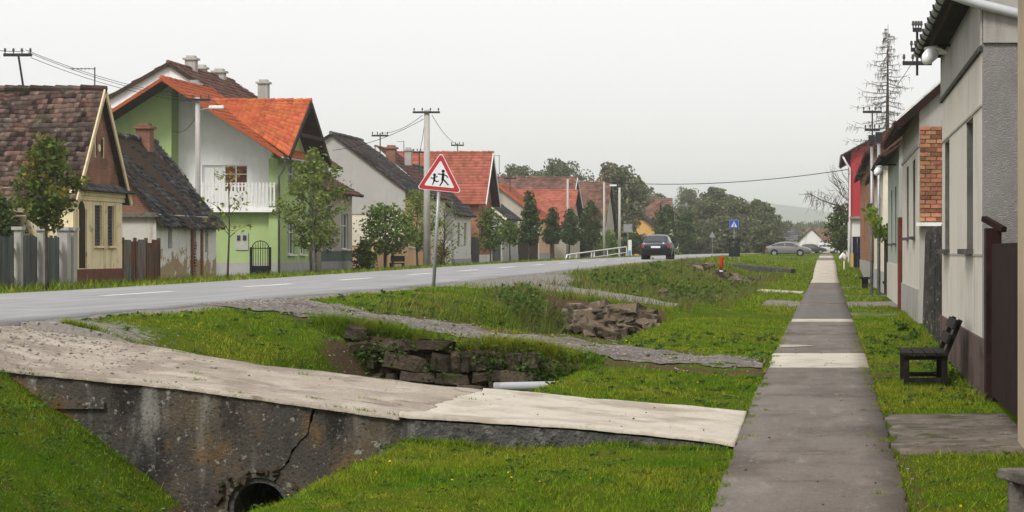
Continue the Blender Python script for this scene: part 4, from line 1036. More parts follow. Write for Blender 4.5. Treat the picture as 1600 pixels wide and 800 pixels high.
# green house with balcony
M['green_paint'] = plaster('green_paint', (.35, .455, .20), .3, bump=.12)
M['white_wall'] = plaster('white_wall', (.80, .80, .79), .3, bump=.12)
M['grey_base'] = plaster('grey_base', (.36, .355, .345), .4)
M['dull_box'] = mat('dull_box', (.42, .42, .38), [((.3, .3, .27), 4, .5, .7, .6)], rough=.7)
gh = thing('green_house', 'lime green house with white balcony and bright orange tile roof', 'house', (-28, 101, ZB))
gx0, gx1, gy0, gy1 = -33.4, -24.0, 100.6, 106.8
gap = (-28.6, 9.05)
mb = MB()
hole_wall(mb, (gx1, gy0, ZB-.2), EY, EX, gy1-gy0, 5.7-ZB+.2, [(a, b, c-ZB+.2, d-ZB+.2) for a, b, c, d in ((1.9, 3.1, 4.35, 5.5), (3.9, 4.9, 4.35, 5.5), (1.9, 3.2, 1.5, 3.0), (4.2, 5.2, 1.5, 3.0))], .14)
hole_wall(mb, (-28.7, gy0+.25, ZB-.2), EX, -EY, 4.3, 3.5-ZB+.2, [], .1)
hole_wall(mb, (gx0, gy0, ZB-.2), EX, -EY, 4.75, 6.2-ZB, [], .1)
mb.quad((gx1-.4, gy0, ZB-.2), (gx1, gy0, ZB-.2), (gx1, gy0, 5.7), (gx1-.4, gy0, 5.7))
mb.quad((gx1-.4, gy0+.26, ZB-.2), (gx1-.4, gy0, ZB-.2), (gx1-.4, gy0, 5.7), (gx1-.4, gy0+.26, 5.7))
mb.quad((-28.65, gy0, ZB-.2), (-28.65, gy0+1.3, ZB-.2), (-28.65, gy0+1.3, 8.9), (-28.65, gy0, 8.9))
mb.quad((gx1, gy1, ZB-.2), (gx0, gy1, ZB-.2), (gx0, gy1, 5.7), (gx1, gy1, 5.7))
mb.poly([(gx0, gy0, 6.0), (-28.65, gy0, 6.0), (-28.65, gy0, 8.95), (gx0, gy0, 6.05)])
mb.build('wall', M['green_paint'], gh)
wy = gy0 + 1.1
mb = MB(); hole_wall(mb, (-28.65, wy, 3.5), EX, -EY, 4.25, 2.2, [(1.05, 3.05, .1, 1.95)], .12); mb.poly([(-28.65, wy, 5.7), (-24.4, wy, 5.7), (-24.4, wy, 6.2), (-28.65, wy, 8.9)]); mb.build('white_recess', M['white_wall'], gh)
window(gh, (-28.65, wy, 3.5), EX, -EY, (1.05, 2.0, .1, 1.95), .12, M['white_paint'], M['white_paint'], 'two', name='balcony_door')
window(gh, (-28.65, wy, 3.5), EX, -EY, (2.0, 3.05, .75, 1.95), .12, M['white_paint'], M['glass_red'], 'grid')
MB().box(-26.65, -25.6, wy-.02, wy+.1, 3.6, 4.25).build('door_panel', M['white_paint'], gh)
for h in ((1.9, 3.1, 4.35, 5.5), (3.9, 4.9, 4.35, 5.5), (1.9, 3.2, 1.5, 3.0), (4.2, 5.2, 1.5, 3.0)):
    window(gh, (gx1, gy0, 0), EY, EX, h, .14, M['white_paint'], M['glass'], 'cross', M['white_paint'])
mb = MB(); mb.box(-25.9, -25.35, gy0+.2, gy0+.27, 1.7, 2.45); c = mb.build('meter_box', M['dull_box'], gh)
for x in (-25.76, -25.5): MB().box(x-.07, x+.07, gy0+.17, gy0+.2, 2.12, 2.34).build('meter_window', M['glass'], c)
mb = MB(); mb.box(gx1, gx1+.04, gy0-.03, gy1+.03, ZB-.2, 1.15); mb.box(-28.7, gx1-.4, gy0+.2, gy0+.25, ZB-.2, 1.15); mb.box(gx1-.42, gx1-.002, gy0-.04, gy0, ZB-.2, 1.14); mb.build('plinth', M['grey_base'], gh)
mb = MB(); mb.box(-28.7, gx1-.05, gy0-.25, wy, 3.35, 3.55); bal = mb.build('balcony', M['white_wall'], gh)
M['picket'] = mat('picket', (.68, .68, .66), [((.5, .5, .48), 4, .5, .7, .5)], rough=.6)
pk = mesh_of(MB().box(-.042, .042, -.012, .012, 0, 1.02), 'picket', M['picket'])
x = -28.6
while x < gx1 - .1:
    put('picket', pk, (x, gy0-.24, 3.62), bal); x += .155
for z in (3.75, 4.45): MB().box(-28.65, gx1-.08, gy0-.225, gy0-.18, z, z+.07).build('rail', M['picket'], bal)
y = gy0 - .1
while y < wy:
    put('picket', pk, (gx1-.07, y, 3.62), bal, (0, 0, math.pi/2)); y += .155
mb = MB(); mb.box(gx0, gx1, 104, 104.2, 8.0, 8.1); gR = mb.build('roof', M['wood_brown'], gh)
zl_, zr_ = 5.75, 9.08
roof_slope(gR, (-23.45, 99.0, zl_), (-23.45, 107.4, zl_), (-28.6, 99.0, zr_), M['tile_orange'], .3, .36, arch=.035, jit=.1)
roof_slope(gR, (-34.1, 99.0, zl_-.2), (-34.1, 107.4, zl_-.2), (-28.6, 99.0, zr_), M['tile_orange'], .3, .36, arch=.035, jit=.1)
mb = MB(); mb.bar((-23.4, 98.98, zl_-.04), (-28.6, 98.98, zr_-.04), .03, .07); mb.bar((-34.1, 98.98, zl_-.24), (-28.6, 98.98, zr_-.04), .03, .07); mb.build('verge_board', mat('verge_red', (.33, .085, .035)), gh)
# cross gable towards the street
rz = 8.35; ym = 103.0
roof_slope(gR, (-23.1, 98.95, 5.72), (-27.5, 98.95+3.9, 8.3), (-23.1, ym, rz), M['tile_orange'], .3, .36, arch=.035, jit=.1, r1=(-27.6, ym, rz))
roof_slope(gR, (-23.1, 107.0, 5.72), (-27.5, 107-3.9, 8.3), (-23.1, ym, rz), M['tile_orange'], .3, .36, arch=.035, jit=.1, r1=(-27.6, ym, rz))
ridge_cap(gR, (-23.05, ym, rz+.03), (-27.6, ym, rz+.03), M['tile_orange'], .12); ridge_cap(gR, (-28.6, 99.0, zr_+.03), (-28.6, 107.4, zr_+.03), M['tile_orange'], .12)
mb = MB()
for ye in (98.9, 107.05): mb.bar((-23.08, ye, 5.65), (-23.08, ym, rz-.07), .03, .11)
mb.bar((-23.1, 100.9, 6.75), (-23.1, 105.1, 6.75), .06, .08); mb.build('barge_board', M['wood_brown'], gh)
g = MB(); g.extrude([(gx1-.1, 99.7, 5.7), (gx1-.1, 106.5, 5.7), (gx1-.1, ym, 8.0)], (.1, 0, 0)); g.build('gable', M['green_paint'], gh)
downpipe(gh, [(-23.35, 99.2, 5.55), (-23.6, 100.0, 5.2), (-23.93, 100.5, 4.9), (-23.93, 100.5, .5)], M['zinc'])
downpipe(gh, [(-23.4, 106.9, 5.5), (-23.93, 106.7, 4.9), (-23.93, 106.7, .5)], M['zinc'])
downpipe(gh, [(-23.4, 98.95, 5.66), (-23.4, 107.2, 5.66)], M['zinc'], .06, 'gutter')
cg = chimney(gR, XY(304, 105), 105, 8.0, ZY(133, 105), .22, M['brick_red'], M['zinc'])
# iron garden gate
ig = thing('iron_gate', 'black wrought iron garden gate before the green house', 'gate', (-24.2, 100, ZB))
gx, gz0 = XY(407, 98.5), ZB
for s in (-1, 1): MB().box(gx + s*.4 - .05, gx + s*.4 + .05, 98.45, 98.55, gz0-.1, gz0+1.35).build('post', M['black'], ig)
for k in range(7):
    x = gx - .3 + .1*k; mb = MB(); mb.tube([(x, 98.5, gz0+.08), (x, 98.5, gz0+1.35+.25*math.cos((k-3)*.5))], .014, 6); mb.build('bar', M['black'], ig)
mb = MB(); mb.tube([(gx-.36, 98.5, gz0+1.3)] + [(gx + .36*math.cos(a), 98.5, gz0+1.3+.32*math.sin(a)) for a in np.linspace(math.pi, 0, 9)], .022, 6)
mb.build('arch', M['black'], ig)
MB().box(gx-.36, gx+.36, 98.48, 98.52, gz0+.05, gz0+.55).build('lower_panel', M['black'], ig); MB().box(gx-.36, gx+.36, 98.485, 98.515, gz0+1.28, gz0+1.32).build('rail', M['black'], ig)

# tall white house behind the green one
bw, bR = gable_side('tall_white_house', 'tall white gabled house with long brown roof rising behind the green house', -35.6, -28.9, 112, 124, ZB, 8.75, 10.8, M['white_wall'], M['tile_brown'], Xr=-32.0, tile=.35, row=.4, over=.4, front=.2, jit=.4, verge=M['wood_brown'])
for (px, py0, py1, Yc, w) in ((299, 86, 112, 116, .26), (315, 100, 114, 119, .24), (343, 106, 118, 121, .28), (412, 123, 150, 122.5, .26)):
    x = XY(px, Yc); chimney(bR, x, Yc, ZY(py1 + 25, Yc), ZY(py0 + 8, Yc), w, M['concrete_pole'], M['concrete_pole'])

# house with two roofs, past the green house
M['dull_plaster'] = plaster('dull_plaster', (.42, .38, .31), .6)
M['cream'] = plaster('cream', (.68, .62, .50), .35)
M['dirty_white'] = plaster('dirty_white', (.66, .65, .61), .55)
M['peach'] = plaster('peach', (.66, .42, .26), .3)
M['green_base'] = plaster('green_base', (.12, .15, .13), .5)
th, tR = gable_side('beige_house', 'beige plaster house with green grey base, hidden by birch at the green house', -30, XF, 109.2, 116.3, .6, 4.75, 7.0, M['dull_plaster'], M['tile_brown'], Xr=-28,
    holes=[(1.0, 2.1, 1.75, 3.4), (4.6, 6.2, 1.75, 3.5)], plinth=(.55, M['grey_base']), tile=.3, over=.55, front=.3, sill=M['white_paint'], jit=.4)
MB().box(XF, XF+.03, 109.2, 116.3, 1.16, 1.75-.1).build('dado', M['green_base'], th)
ur, uR = gable_side('upper_house', 'white upper house with brown tile roof, above the beige house', -33, -25.9, 116.8, 119.6, .6, 6.4, 8.9, M['white_wall'], M['tile_brown'], tile=.35, over=.6, front=.5, jit=.4)
downpipe(ur, [(-25.4, 116.5, 6.1), (-25.8, 116.7, 5.7), (-25.8, 116.7, 4)], M['dark_metal'])
# grey gable house with peach base
M['grey_gable'] = plaster('grey_gable', (.40, .385, .36), .35)
g1, gR1 = gable_side('grey_gable_house', 'house with large bare grey gable and peach base under dark tile roof', -32.2, XF, 131, 139.5, .6, 5.2, 8.35, M['cream'], M['tile_grey'], Xr=-28.2, gable_m=M['grey_gable'],
    holes=[(1.2, 2.3, 1.9, 3.3), (5, 6.2, 1.9, 3.3)], tile=.3, over=.3, front=.2, jit=.5, sag=.08, street_m=M['peach'], sill=M['white_paint'])
MB().box(-32.2, XF-.002, 130.95, 131, 2.9+.85, 5.2).build('upper_plaster', M['grey_gable'], g1)
MB().box(-32.2, XF+.04, 130.93, 131, .3, 2.0).build('dado', M['peach'], g1)
pw = thing('peach_garden_wall', 'low peach garden wall with brown gate before the grey gable house', 'wall', (XF, 127, .55))
for a, b in ((122.5, 124), (125.2, 126.2), (127.4, 130.8)):
    MB().box(XF-.12, XF+.1, a, b, .3, 2.2).build('wall_panel', M['peach'], pw)
MB().box(XF-.05, XF+.02, 124, 125.2, .5, 2.1).build('gate_leaf', M['wood_brown'], pw); MB().box(XF-.05, XF+.02, 126.2, 127.4, .5, 2.1).build('gate_leaf', M['wood_brown'], pw)
# white verge house
v1, vR1 = gable_side('dark_roof_house', 'narrow house with pale verge and brown roof with brick chimneys, behind the concrete pole', -31, XF-.4, 141, 147, .6, 5.2, 8.0, M['cream'], M['tile_brown'], Xr=-27.6, tile=.35, over=.3, front=.3, jit=.4, verge=M['white_paint'])
chimney(vR1, XY(609, 140), 140.5, 7, ZY(232, 140), .28, M['brick_old'], M['brick_old']); chimney(vR1, XY(638, 144), 144, 7, ZY(236, 144), .2, M['concrete_pole'], M['concrete_pole'])
# white house with two narrow windows
w1, wR1 = gable_side('white_cottage', 'white cottage front with two narrow shuttered windows left of the brick house', -30, XF, 148, 155, .6, 4.3, 7.2, M['dirty_white'], M['tile_grey'],
    holes=[(1.5, 2.5, 2.0, 3.5), (4.2, 5.2, 2.0, 3.5)], plinth=(.55, M['grey_base']), tile=.35, over=.35, jit=.4, wm=mat('tan_shutter', (.33, .26, .18)), style='shutter')
wg = thing('white_gate', 'white double gate left of the white cottage', 'gate', (XF, 146, .6))
for y in (144.6, 145.5, 146.4): MB().box(XF-.03, XF+.03, y-.42, y+.42, .65, 2.3).build('gate_leaf', M['white_paint'], wg)
# brick house with red roof
rh, rR = gable_street('red_brick_house', 'brick house with bright red tile roof and white verge behind the warning sign', XF, 158.5, 164.6, .65, 5.35, 8.55, 8.5, M['brick_red'], M['tile_red'],
    holes=[], tile=.22, row=.27, over=.45, front=.6, jit=.15, verge=M['white_paint'], plinth=(.75, M['dirty_white']))
MB().box(XF-.01, XF+.02, 160.8, 162.0, 5.4, 6.7).build('gable_window', M['wood_brown'], rh)
for (a, b, c, d) in ((1.2, 2.3, 2.1, 3.5), (3.8, 4.9, 2.1, 3.5)):
    MB().box(XF, XF+.03, 158.5+a, 158.5+b, c, d).build('shutter', M['wood_brown'], rh)
MB().box(XF-.9, XF-.6, 158.4, 158.5, .6, 5.2).build('pier', M['grey_gable'], rh)
dg = thing('dark_gate', 'tall dark gate left of the red roofed brick house', 'gate', (XF, 156.8, .6))
for y in (156, 157.1, 158.1): MB().box(XF-.03, XF+.03, y-.5, y+.5, .65, 2.6).build('gate_leaf', M['dark_metal'], dg)
# smaller houses further on
k1, _ = gable_side('grey_cottage', 'small grey cottage with dark roof next to the red roofed brick house', -31, XF, 170, 178.5, .7, 4.3, 6.9, M['grey_gable'], M['tile_grey'], Xr=-27.4, holes=[(1.6, 3.0, 1.9, 3.4), (5.2, 6.6, 1.9, 3.4)], tile=.3, over=.35, front=.3, jit=.4, verge=M['cream'], plinth=(.7, M['grey_base']), street_m=M['grey_gable'])
k3, _ = gable_side('peach_house', 'peach house front with two windows and orange verge among cone trees', -31, XF, 191.5, 199, .7, 4.6, 7.1, M['dull_plaster'], M['tile_orange'], Xr=-27.3, holes=[(1.9, 2.9, 2.0, 3.4), (4.6, 5.6, 2.0, 3.4)], tile=.35, over=.4, front=.4, jit=.2, verge=M['tile_orange'], plinth=(.8, M['grey_base']), street_m=M['peach'])
k3b, _ = gable_street('orange_roof_house', 'house behind the cone trees with broad orange tile roof', -22.9, 203, 213, .75, 4.2, 7.1, 11, M['dull_plaster'], M['tile_red'], tile=.3, over=.5, front=.4, jit=.25)
k2, _ = gable_street('long_brown_roof_house', 'large house with long brown tile roof above the orange one', -24.4, 217, 228, .8, 5.4, 8.75, 14, M['dirty_white'], M['tile_brown'], tile=.35, over=.5, front=.3, jit=.35, verge=M['white_paint'])
MB().box(-26.6, -24.6, 216.6, 219.5, 6.3, 7.2).build('dormer', M['wood_dark'], k2)
k4, _ = gable_street('brown_roof_house', 'house with patchy brown roof left of the lamp post', -22.6, 232, 244, .85, 4.4, 8.7, 9, M['dull_plaster'], M['tile_brown'], tile=.35, over=.4, front=.3, jit=.4)
k5, _ = gable_street('brick_annex', 'low house with faded red roof beside the lamp post', -23.5, 244, 252, .9, 3.9, 6.2, 6.5, M['brick_red'], M['tile_brown'], tile=.5, over=.4, front=.4, jit=.3)
k6, _ = gable_side('ochre_gable_house', 'ochre yellow gabled house with dark roof above the blue car', -31, -21.6, 290, 302, 1.0, 4.6, 8.0, mat('ochre', (.62, .36, .12), [((.5, .28, .1), 1, .45, .65, .6)], rough=.9), M['tile_grey'], Xr=-26, tile=.5, over=.5, front=.4, jit=.3, verge=M['wood_brown'])
k7, _ = gable_street('brown_roof_farmhouse', 'wide farmhouse with big brown roof beyond the ochre gable', -24, 318, 334, 1.1, 4.8, 8.8, 16, M['dull_plaster'], M['tile_brown'], tile=.6, over=.4, front=.4, jit=.3)
k8, _ = gable_street('brown_roof_farmhouse', 'second brown roofed farmhouse, nearer to the dark tree mass', -24.5, 352, 366, 1.2, 5.2, 9.8, 14, M['cream'], M['tile_brown'], tile=.6, over=.4, front=.4, jit=.3, verge=M['white_paint'])
# brown fences and gates along the far plots
def plank_fence(label, X, Y0, Y1, zb, h, m, step=.35, name='plank_fence', cat='fence'):
    f = thing(name, label, cat, (X, (Y0+Y1)/2, zb))
    me = mesh_of(MB().box(-.025, .025, -step*.48, step*.48, -.1, h), 'plank', m)
    y = Y0 + step/2
    while y < Y1:
        put('plank', me, (X, y, zb), f, None, (1, 1, rnd.uniform(.94, 1.04))); y += step
    for z in (.4, h*.8): MB().box(X-.08, X-.03, Y0, Y1, zb+z-.05, zb+z+.05).build('rail', m, f)
    return f
plank_fence('brown plank fence right of the small grey cottage', XF, 178.8, 191, .7, 2.0, M['wood_brown'], .6)
plank_fence('red brown plank gate right of the peach house with orange roof', XF, 199.3, 202.6, .75, 2.1, mat('red_wood', (.16, .06, .04), [((.1, .04, .03), 3, .45, .65, .7)]), .6)
plank_fence('grey plank fence between brick house and small grey cottage', XF, 165, 169, .7, 1.9, M['fence_board'], .4)
plank_fence('dark plank fence beyond the white railing', -23, 228, 262, .9, 1.8, M['wood_brown'], .8)
# ------------------------------------------------------------------ the houses on the footway side, near to far
M['rough_grey'] = mat('rough_grey', (.255, .247, .235), [((.205, .20, .19), 1.2, .45, .65, .7), ((.31, .30, .285), 14, .5, .68, .6), ((.2, .19, .18), (2.5, 2.5, .35), .58, .74, .6)], rough=.95, bump=1.0, bscale=55, bdist=.03)
M['stucco'] = mat('stucco', (.55, .515, .45), [((.46, .43, .375), (1.0, .7, .6), .45, .65, .7), ((.56, .54, .50), 1.4, .52, .7, .6), ((.27, .25, .22), (3.2, 3.2, .3), .57, .74, .7), ((.33, .31, .28), 5, .6, .74, .4)], rough=.95, bump=.4, bscale=60)
M['stucco_grey'] = mat('stucco_grey', (.36, .345, .315), [((.27, .26, .24), (1.2, .8, .7), .45, .65, .7), ((.2, .19, .175), (3, 3, .35), .56, .72, .6)], rough=.95, bump=.4, bscale=60)
M['damp_plinth'] = mat('damp_plinth', (.115, .082, .072), [((.07, .05, .045), 2, .45, .62, .8), ((.20, .165, .14), (3, 3, 1), .55, .7, .6), ((.06,.065,.03), 4, .6, .7, .5)], rough=.95, bump=.5, bscale=30)
M['tan_wall'] = plaster('tan_wall', (.42, .335, .235), .45)
M['reveal_shade'] = mat('reveal_shade', (.13, .125, .115), [((.08, .075, .07), 4, .45, .65, .7)], rough=.9)  # shade tone of the window reveals, put into the colour
def street_house(name, label, Xw, Y0, Y1, zb, zt, wallm, holes=(), back=7, side_m=None, plinth=None, roofm=None, over=.32, pitch=.75, ze=None, sillm=None, depth=.2, wm=None, tile=.3, brick=None, gable=True, front=.25, verge=None):
    """terraced house on the right: street wall at Xw faces -X, side wall faces the camera, ridge along the street"""
    root = thing(name, label, 'house', (Xw + back/2, Y0, zb))
    mb = MB()
    hole_wall(mb, (Xw, Y0, zb-.3), EY, -EX, Y1-Y0, zt-zb+.3, [(a-Y0, b-Y0, c-zb+.3, d-zb+.3) for a, b, c, d in holes], depth)
    hole_wall(mb, (Xw, Y0, zb-.3), EX, -EY, back, zt-zb+.3, [], depth, m=1)
    mb.quad((Xw, Y1, zb-.3), (Xw+back, Y1, zb-.3), (Xw+back, Y1, zt), (Xw, Y1, zt)); mb.quad((Xw+back, Y0, zb-.3), (Xw+back, Y1, zb-.3), (Xw+back, Y1, zt), (Xw+back, Y0, zt))
    mb.build('wall', [wallm, side_m or wallm], root)
    Xr = Xw + back/2; zr = zt + pitch*back/2
    if gable:
        g = MB(); g.extrude([(Xw, Y0, zt), (Xw+back, Y0, zt), (Xr, Y0, zr-.04)], (0, .12, 0)); g.build('gable', side_m or wallm, root)
        g = MB(); g.extrude([(Xw, Y1-.12, zt), (Xw+back, Y1-.12, zt), (Xr, Y1-.12, zr-.04)], (0, .12, 0)); g.build('gable', side_m or wallm, root)
    for a, b, c, d in holes:
        w_ = window(root, (Xw, 0, 0), EY, -EX, (a, b, c, d), depth, wm or M['wood_brown'], None, 'two', sillm)
        MB().box(Xw+.012, Xw+depth, b-.02, b-.004, c+.005, d-.005).build('reveal_shade', M['reveal_shade'], w_)  # thin dark sheet over the far reveal, painting in its shade
    if plinth:
        p = MB(); p.box(Xw-.035, Xw, Y0-.02, Y1+.02, zb-.3, zb+plinth[0]); p.box(Xw+.002, Xw+back, Y0-.035, Y0, zb-.3, zb+plinth[0]-.008); p.build('plinth', plinth[1], root)
    rf = MB(); rf.box(Xr-.05, Xr+.05, Y0, Y1, zr-.2, zr-.1); R = rf.build('roof', M['wood_brown'], root)
    e = zt - over*pitch
    roof_slope(R, (Xw-over, Y0-front, e+.06), (Xw-over, Y1+front, e+.06), (Xr, Y0-front, zr+.06), roofm or M['tile_brown'], tile, jit=.4)
    roof_slope(R, (Xw+back+over, Y0-front, e+.06), (Xw+back+over, Y1+front, e+.06), (Xr, Y0-front, zr+.06), roofm or M['tile_brown'], tile*2, jit=.4)
    if verge:
        v = MB(); v.bar((Xw-over, Y0-front-.01, e+.0), (Xr, Y0-front-.01, zr+.0), .03, .10); v.build('verge_board', verge[0], root)
        v = MB(); v.bar((Xw-over, Y0-front+.02, e+.14), (Xr, Y0-front+.02, zr+.14), .06, .035); v.build('verge_flashing', verge[1], root)
    return root, R, e
def gutter(root, X, Y0, Y1, z, r=.075, m=None, step=.8):
    mb = MB(); n = 10; vs = []; fs = []
    for y in (Y0, Y1):
        for k in range(n+1):
            a = math.pi + math.pi*k/n; vs.append((X + r*math.cos(a), y, z + r*math.sin(a)))
        for k in range(n+1):
            a = 2*math.pi - math.pi*k/n; vs.append((X + r*.88*math.cos(a), y, z + r*.88*math.sin(a)))
    k = 2*(n+1)
    for i in range(k): fs.append((i, (i+1) % k, k + (i+1) % k, k + i))
    fs += [tuple(range(k))[::-1], tuple(range(k, 2*k))]
    mb.add(vs, fs); g_ = mb.build('gutter', m or M['zinc'], root)
    y = Y0 + .3
    while y < Y1:
        b = MB(); b.tube([(X + (r+.012)*math.cos(a), y, z + (r+.012)*math.sin(a)) for a in np.linspace(math.pi*.95, 2.05*math.pi, 9)], .014, 5); b.build('bracket', M['dark_metal'], g_); y += step
    return g_

# near house at the right edge
R0, _, _ = street_house('tan_house', 'tan plaster house corner at the right edge of the picture', 1.75, 6.0, 21.2, -.25, 4.9, M['tan_wall'], plinth=None, roofm=M['tile_brown'])
# grey stucco house
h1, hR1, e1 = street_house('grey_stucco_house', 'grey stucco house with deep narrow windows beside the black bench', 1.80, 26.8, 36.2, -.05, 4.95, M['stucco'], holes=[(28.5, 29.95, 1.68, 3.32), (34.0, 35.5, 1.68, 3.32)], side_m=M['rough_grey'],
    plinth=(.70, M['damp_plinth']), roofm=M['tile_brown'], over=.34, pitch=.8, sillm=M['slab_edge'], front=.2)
MB().box(1.76, 1.80, 26.78, 36.22, 3.98, 4.04).build('string_course', M['slab_edge'], h1)
MB().box(1.775, 1.80, 26.79, 36.21, 4.05, 4.9).build('frieze', M['stucco_grey'], h1)
MB().box(1.785, 1.80, 26.79, 36.21, 3.34, 3.37).build('lintel_line', M['stucco_grey'], h1)
MB().box(1.79, 1.80, 26.79, 36.21, 1.60, 1.625).build('sill_line', M['stucco_grey'], h1)
MB().box(1.81, 8.7, 26.76, 26.8, 4.08, 4.95).build('side_frieze', M['stucco_grey'], h1)
gutter(h1, 1.43, 26.6, 36.4, 4.78)
MB().box(1.42, 1.80, 26.7, 36.3, 4.70, 4.74).build('soffit', M['wood_dark'], h1)
downpipe(h1, [(1.44, 26.62, 4.62), (1.55, 26.62, 4.58), (1.75, 26.68, 4.52), (2.4, 26.7, 4.36), (3.2, 26.7, 4.2)], mat('pipe_white', (.5, .52, .53), [((.35, .35, .35), 4, .5, .7, .5)], rough=.4), .06)
# bracket lamp on the wall
def wall_lamp(label, X, Y, z, Xw, s=1.0):
    t = thing('wall_street_lamp', label, 'lamp', (X, Y, z))
    mb = MB(); mb.tube([(Xw, Y+.1, z+.12*s), (X+.12*s, Y+.02, z+.12*s), (X+.03*s, Y-.04*s, z+.06*s)], .022*s, 8); mb.build('arm', M['dark_metal'], t)
    mb = MB(); mb.tube([(X+.05*s, Y, z+.04*s), (X+.06*s, Y+.01, z+.09*s)], [.16*s, .05*s], 14); mb.build('reflector', M['white_paint'], t)
    mb = MB(); mb.tube([(X+.04*s, Y-.005, z+.03*s), (X+.0*s, Y-.04*s, z+.0), (X-.06*s, Y-.1*s, z-.07*s), (X-.1*s, Y-.15*s, z-.12*s)], [.07*s, .095*s, .085*s, .04*s], 12)
    mb.build('glass_bowl', mat('lamp_glass', (.75, .75, .74), rough=.15, spec=.6), t, smooth=True)
wall_lamp('white glass street lamp under the gutter of the grey stucco house', 1.50, 33.2, 4.50, 1.8, 1.1)
wall_lamp('small white street lamp on the green tinted house', 1.62, 72, 4.2, 2.15, 1.3)

# brown gate between tan and grey houses
M['gate_red'] = mat('gate_red', (.02, .0075, .006), [((.010, .005, .0045), (4, 4, 1), .45, .65, .8), ((.05, .016, .011), 5, .6, .7, .6)], rough=.8, spec=.15)
bg = thing('brown_gate', 'dark red brown metal gate between tan and grey houses', 'gate', (1.85, 24, -.1))
for y in (26.35, 21.6): MB().box(1.80, 1.98, y-.16, y+.16, -.3, 1.92).build('post', M['gate_red'], bg, bevel=.01)
y = 21.9
gb = mesh_of(MB().box(-.018, .018, -.05, .05, 0, 1.72), 'bar', M['gate_red'])
while y < 26.15:
    put('bar', gb, (1.88, y, .02), bg); y += .145
for z in (.2, .95, 1.62): MB().box(1.90, 1.95, 21.7, 26.2, z, z+.07).build('rail', M['gate_red'], bg)
mb = MB(); mb.bar((1.80, 26.5, 2.03), (2.0, 26.1, 1.90), .035, .03); mb.build('brace', M['gate_red'], bg)
# old concrete fence between grey and brick ended houses
M['lichen_concrete'] = mat('lichen_concrete', (.05, .046, .042), [((.10, .094, .085), 4, .45, .65, .7), ((.30, .29, .27), 16, .61, .67, .9), ((.025, .024, .022), (5, 5, .7), .5, .66, .7)], rough=1, bump=.9, bscale=22, bdist=.04)
cf = thing('old_concrete_fence', 'blackened lichen spotted concrete fence posts after the grey stucco house', 'fence', (1.9, 42, 0))
y = 36.7; k = 0
while y < 51.5:
    t_ = rnd.uniform(-.03, .03); h_ = 2.06 + rnd.uniform(-.08, .1)
    mb = MB(); mb.extrude([(1.86 + .25*k/9, y-.11, -.2), (2.06 + .25*k/9, y-.11, -.2), (2.04 + t_ + .25*k/9, y-.1, h_), (1.90 + t_ + .25*k/9, y-.1, h_)], (0, .22, 0)); mb.build('post', M['lichen_concrete'], cf, bevel=.015)
    if y < 50.5: MB().box(2.10 + .25*k/9, 2.15 + .25*k/9, y+.12, y+1.5, -.2, h_-.12).build('panel', M['lichen_concrete'], cf)
    y += 1.62; k += 1

# house with brick end
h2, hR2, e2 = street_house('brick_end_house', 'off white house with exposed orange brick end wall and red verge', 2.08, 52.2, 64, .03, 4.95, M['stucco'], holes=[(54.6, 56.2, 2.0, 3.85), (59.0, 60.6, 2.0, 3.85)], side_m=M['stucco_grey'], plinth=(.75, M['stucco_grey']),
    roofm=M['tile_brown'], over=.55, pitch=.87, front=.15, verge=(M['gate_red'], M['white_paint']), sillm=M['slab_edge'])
MB().box(2.05, 2.08, 52.18, 64, 4.02, 4.1).build('string_course', M['stucco_grey'], h2)
M['brick_piece'] = mat('brick_piece', (.32, .145, .082), [((.21, .095, .058), 3, .45, .65, .7), ((.45, .25, .15), 9, .55, .7, .6), ((.14, .08, .05), 5, .62, .72, .6)], rough=.95, bump=.5, bscale=40, vary=.5, by='object', hue=.018)
MB().box(2.10, 4.3, 52.14, 52.17, 2.3, 4.45).build('mortar_bed', mat('mortar', (.30, .245, .18), [((.2, .16, .12), 8, .45, .65, .7)], rough=1), h2)
bb = [stone_mesh('brick', M['brick_piece'], 90 + i, ch=.08, jit=.05) for i in range(4)]
row = 0; z = 2.33
while z < 4.44:
    x = 2.085 + (0 if row % 2 else -.125)
    while x < 4.1:
        x0, x1 = max(x, 2.085), x + .245
        if x1 - x0 > .06:
            put('brick', bb[rnd.randrange(4)], ((x0+x1)/2, 52.13 + rnd.uniform(-.012, .008), z + .043), h2, (0, rnd.uniform(-.02, .02), 0), ((x1-x0)/2 - .006, .03, .040))
        x += .255
    z += .098; row += 1
MB().box(2.0, 2.75, 51.9, 52.13, 2.22, 2.30).build('coping', M['white_paint'], h2)
# red post gate
rp = thing('red_pier_gate', 'dark red brick pier and brown gate after the brick end house', 'gate', (2.1, 66, .05))
MB().box(1.98, 2.3, 64.3, 65.2, -.1, 2.6).build('pier', mat('pier_red', (.14, .04, .03), [((.08, .025, .02), 3, .45, .65, .7)], rough=.9), rp, bevel=.02)
MB().box(2.12, 2.2, 65.2, 69.2, 0, 2.4).build('gate_leaf', M['gate_red'], rp)
M['pale_green'] = plaster('pale_green', (.33, .37, .31), .45)
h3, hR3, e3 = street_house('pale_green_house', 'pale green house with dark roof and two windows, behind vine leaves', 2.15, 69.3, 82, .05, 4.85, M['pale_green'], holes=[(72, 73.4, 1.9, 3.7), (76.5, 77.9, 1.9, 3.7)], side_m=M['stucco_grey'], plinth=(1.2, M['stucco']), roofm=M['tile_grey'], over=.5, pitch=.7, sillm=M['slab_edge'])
gutter(h3, 1.62, 69.2, 82, 4.55, .07, M['dark_metal'], 2)
plank_fence('tall dark brown board gate past the pale green house', 2.2, 82.2, 88.8, .05, 2.55, M['gate_red'], .3, 'board_gate', 'gate')
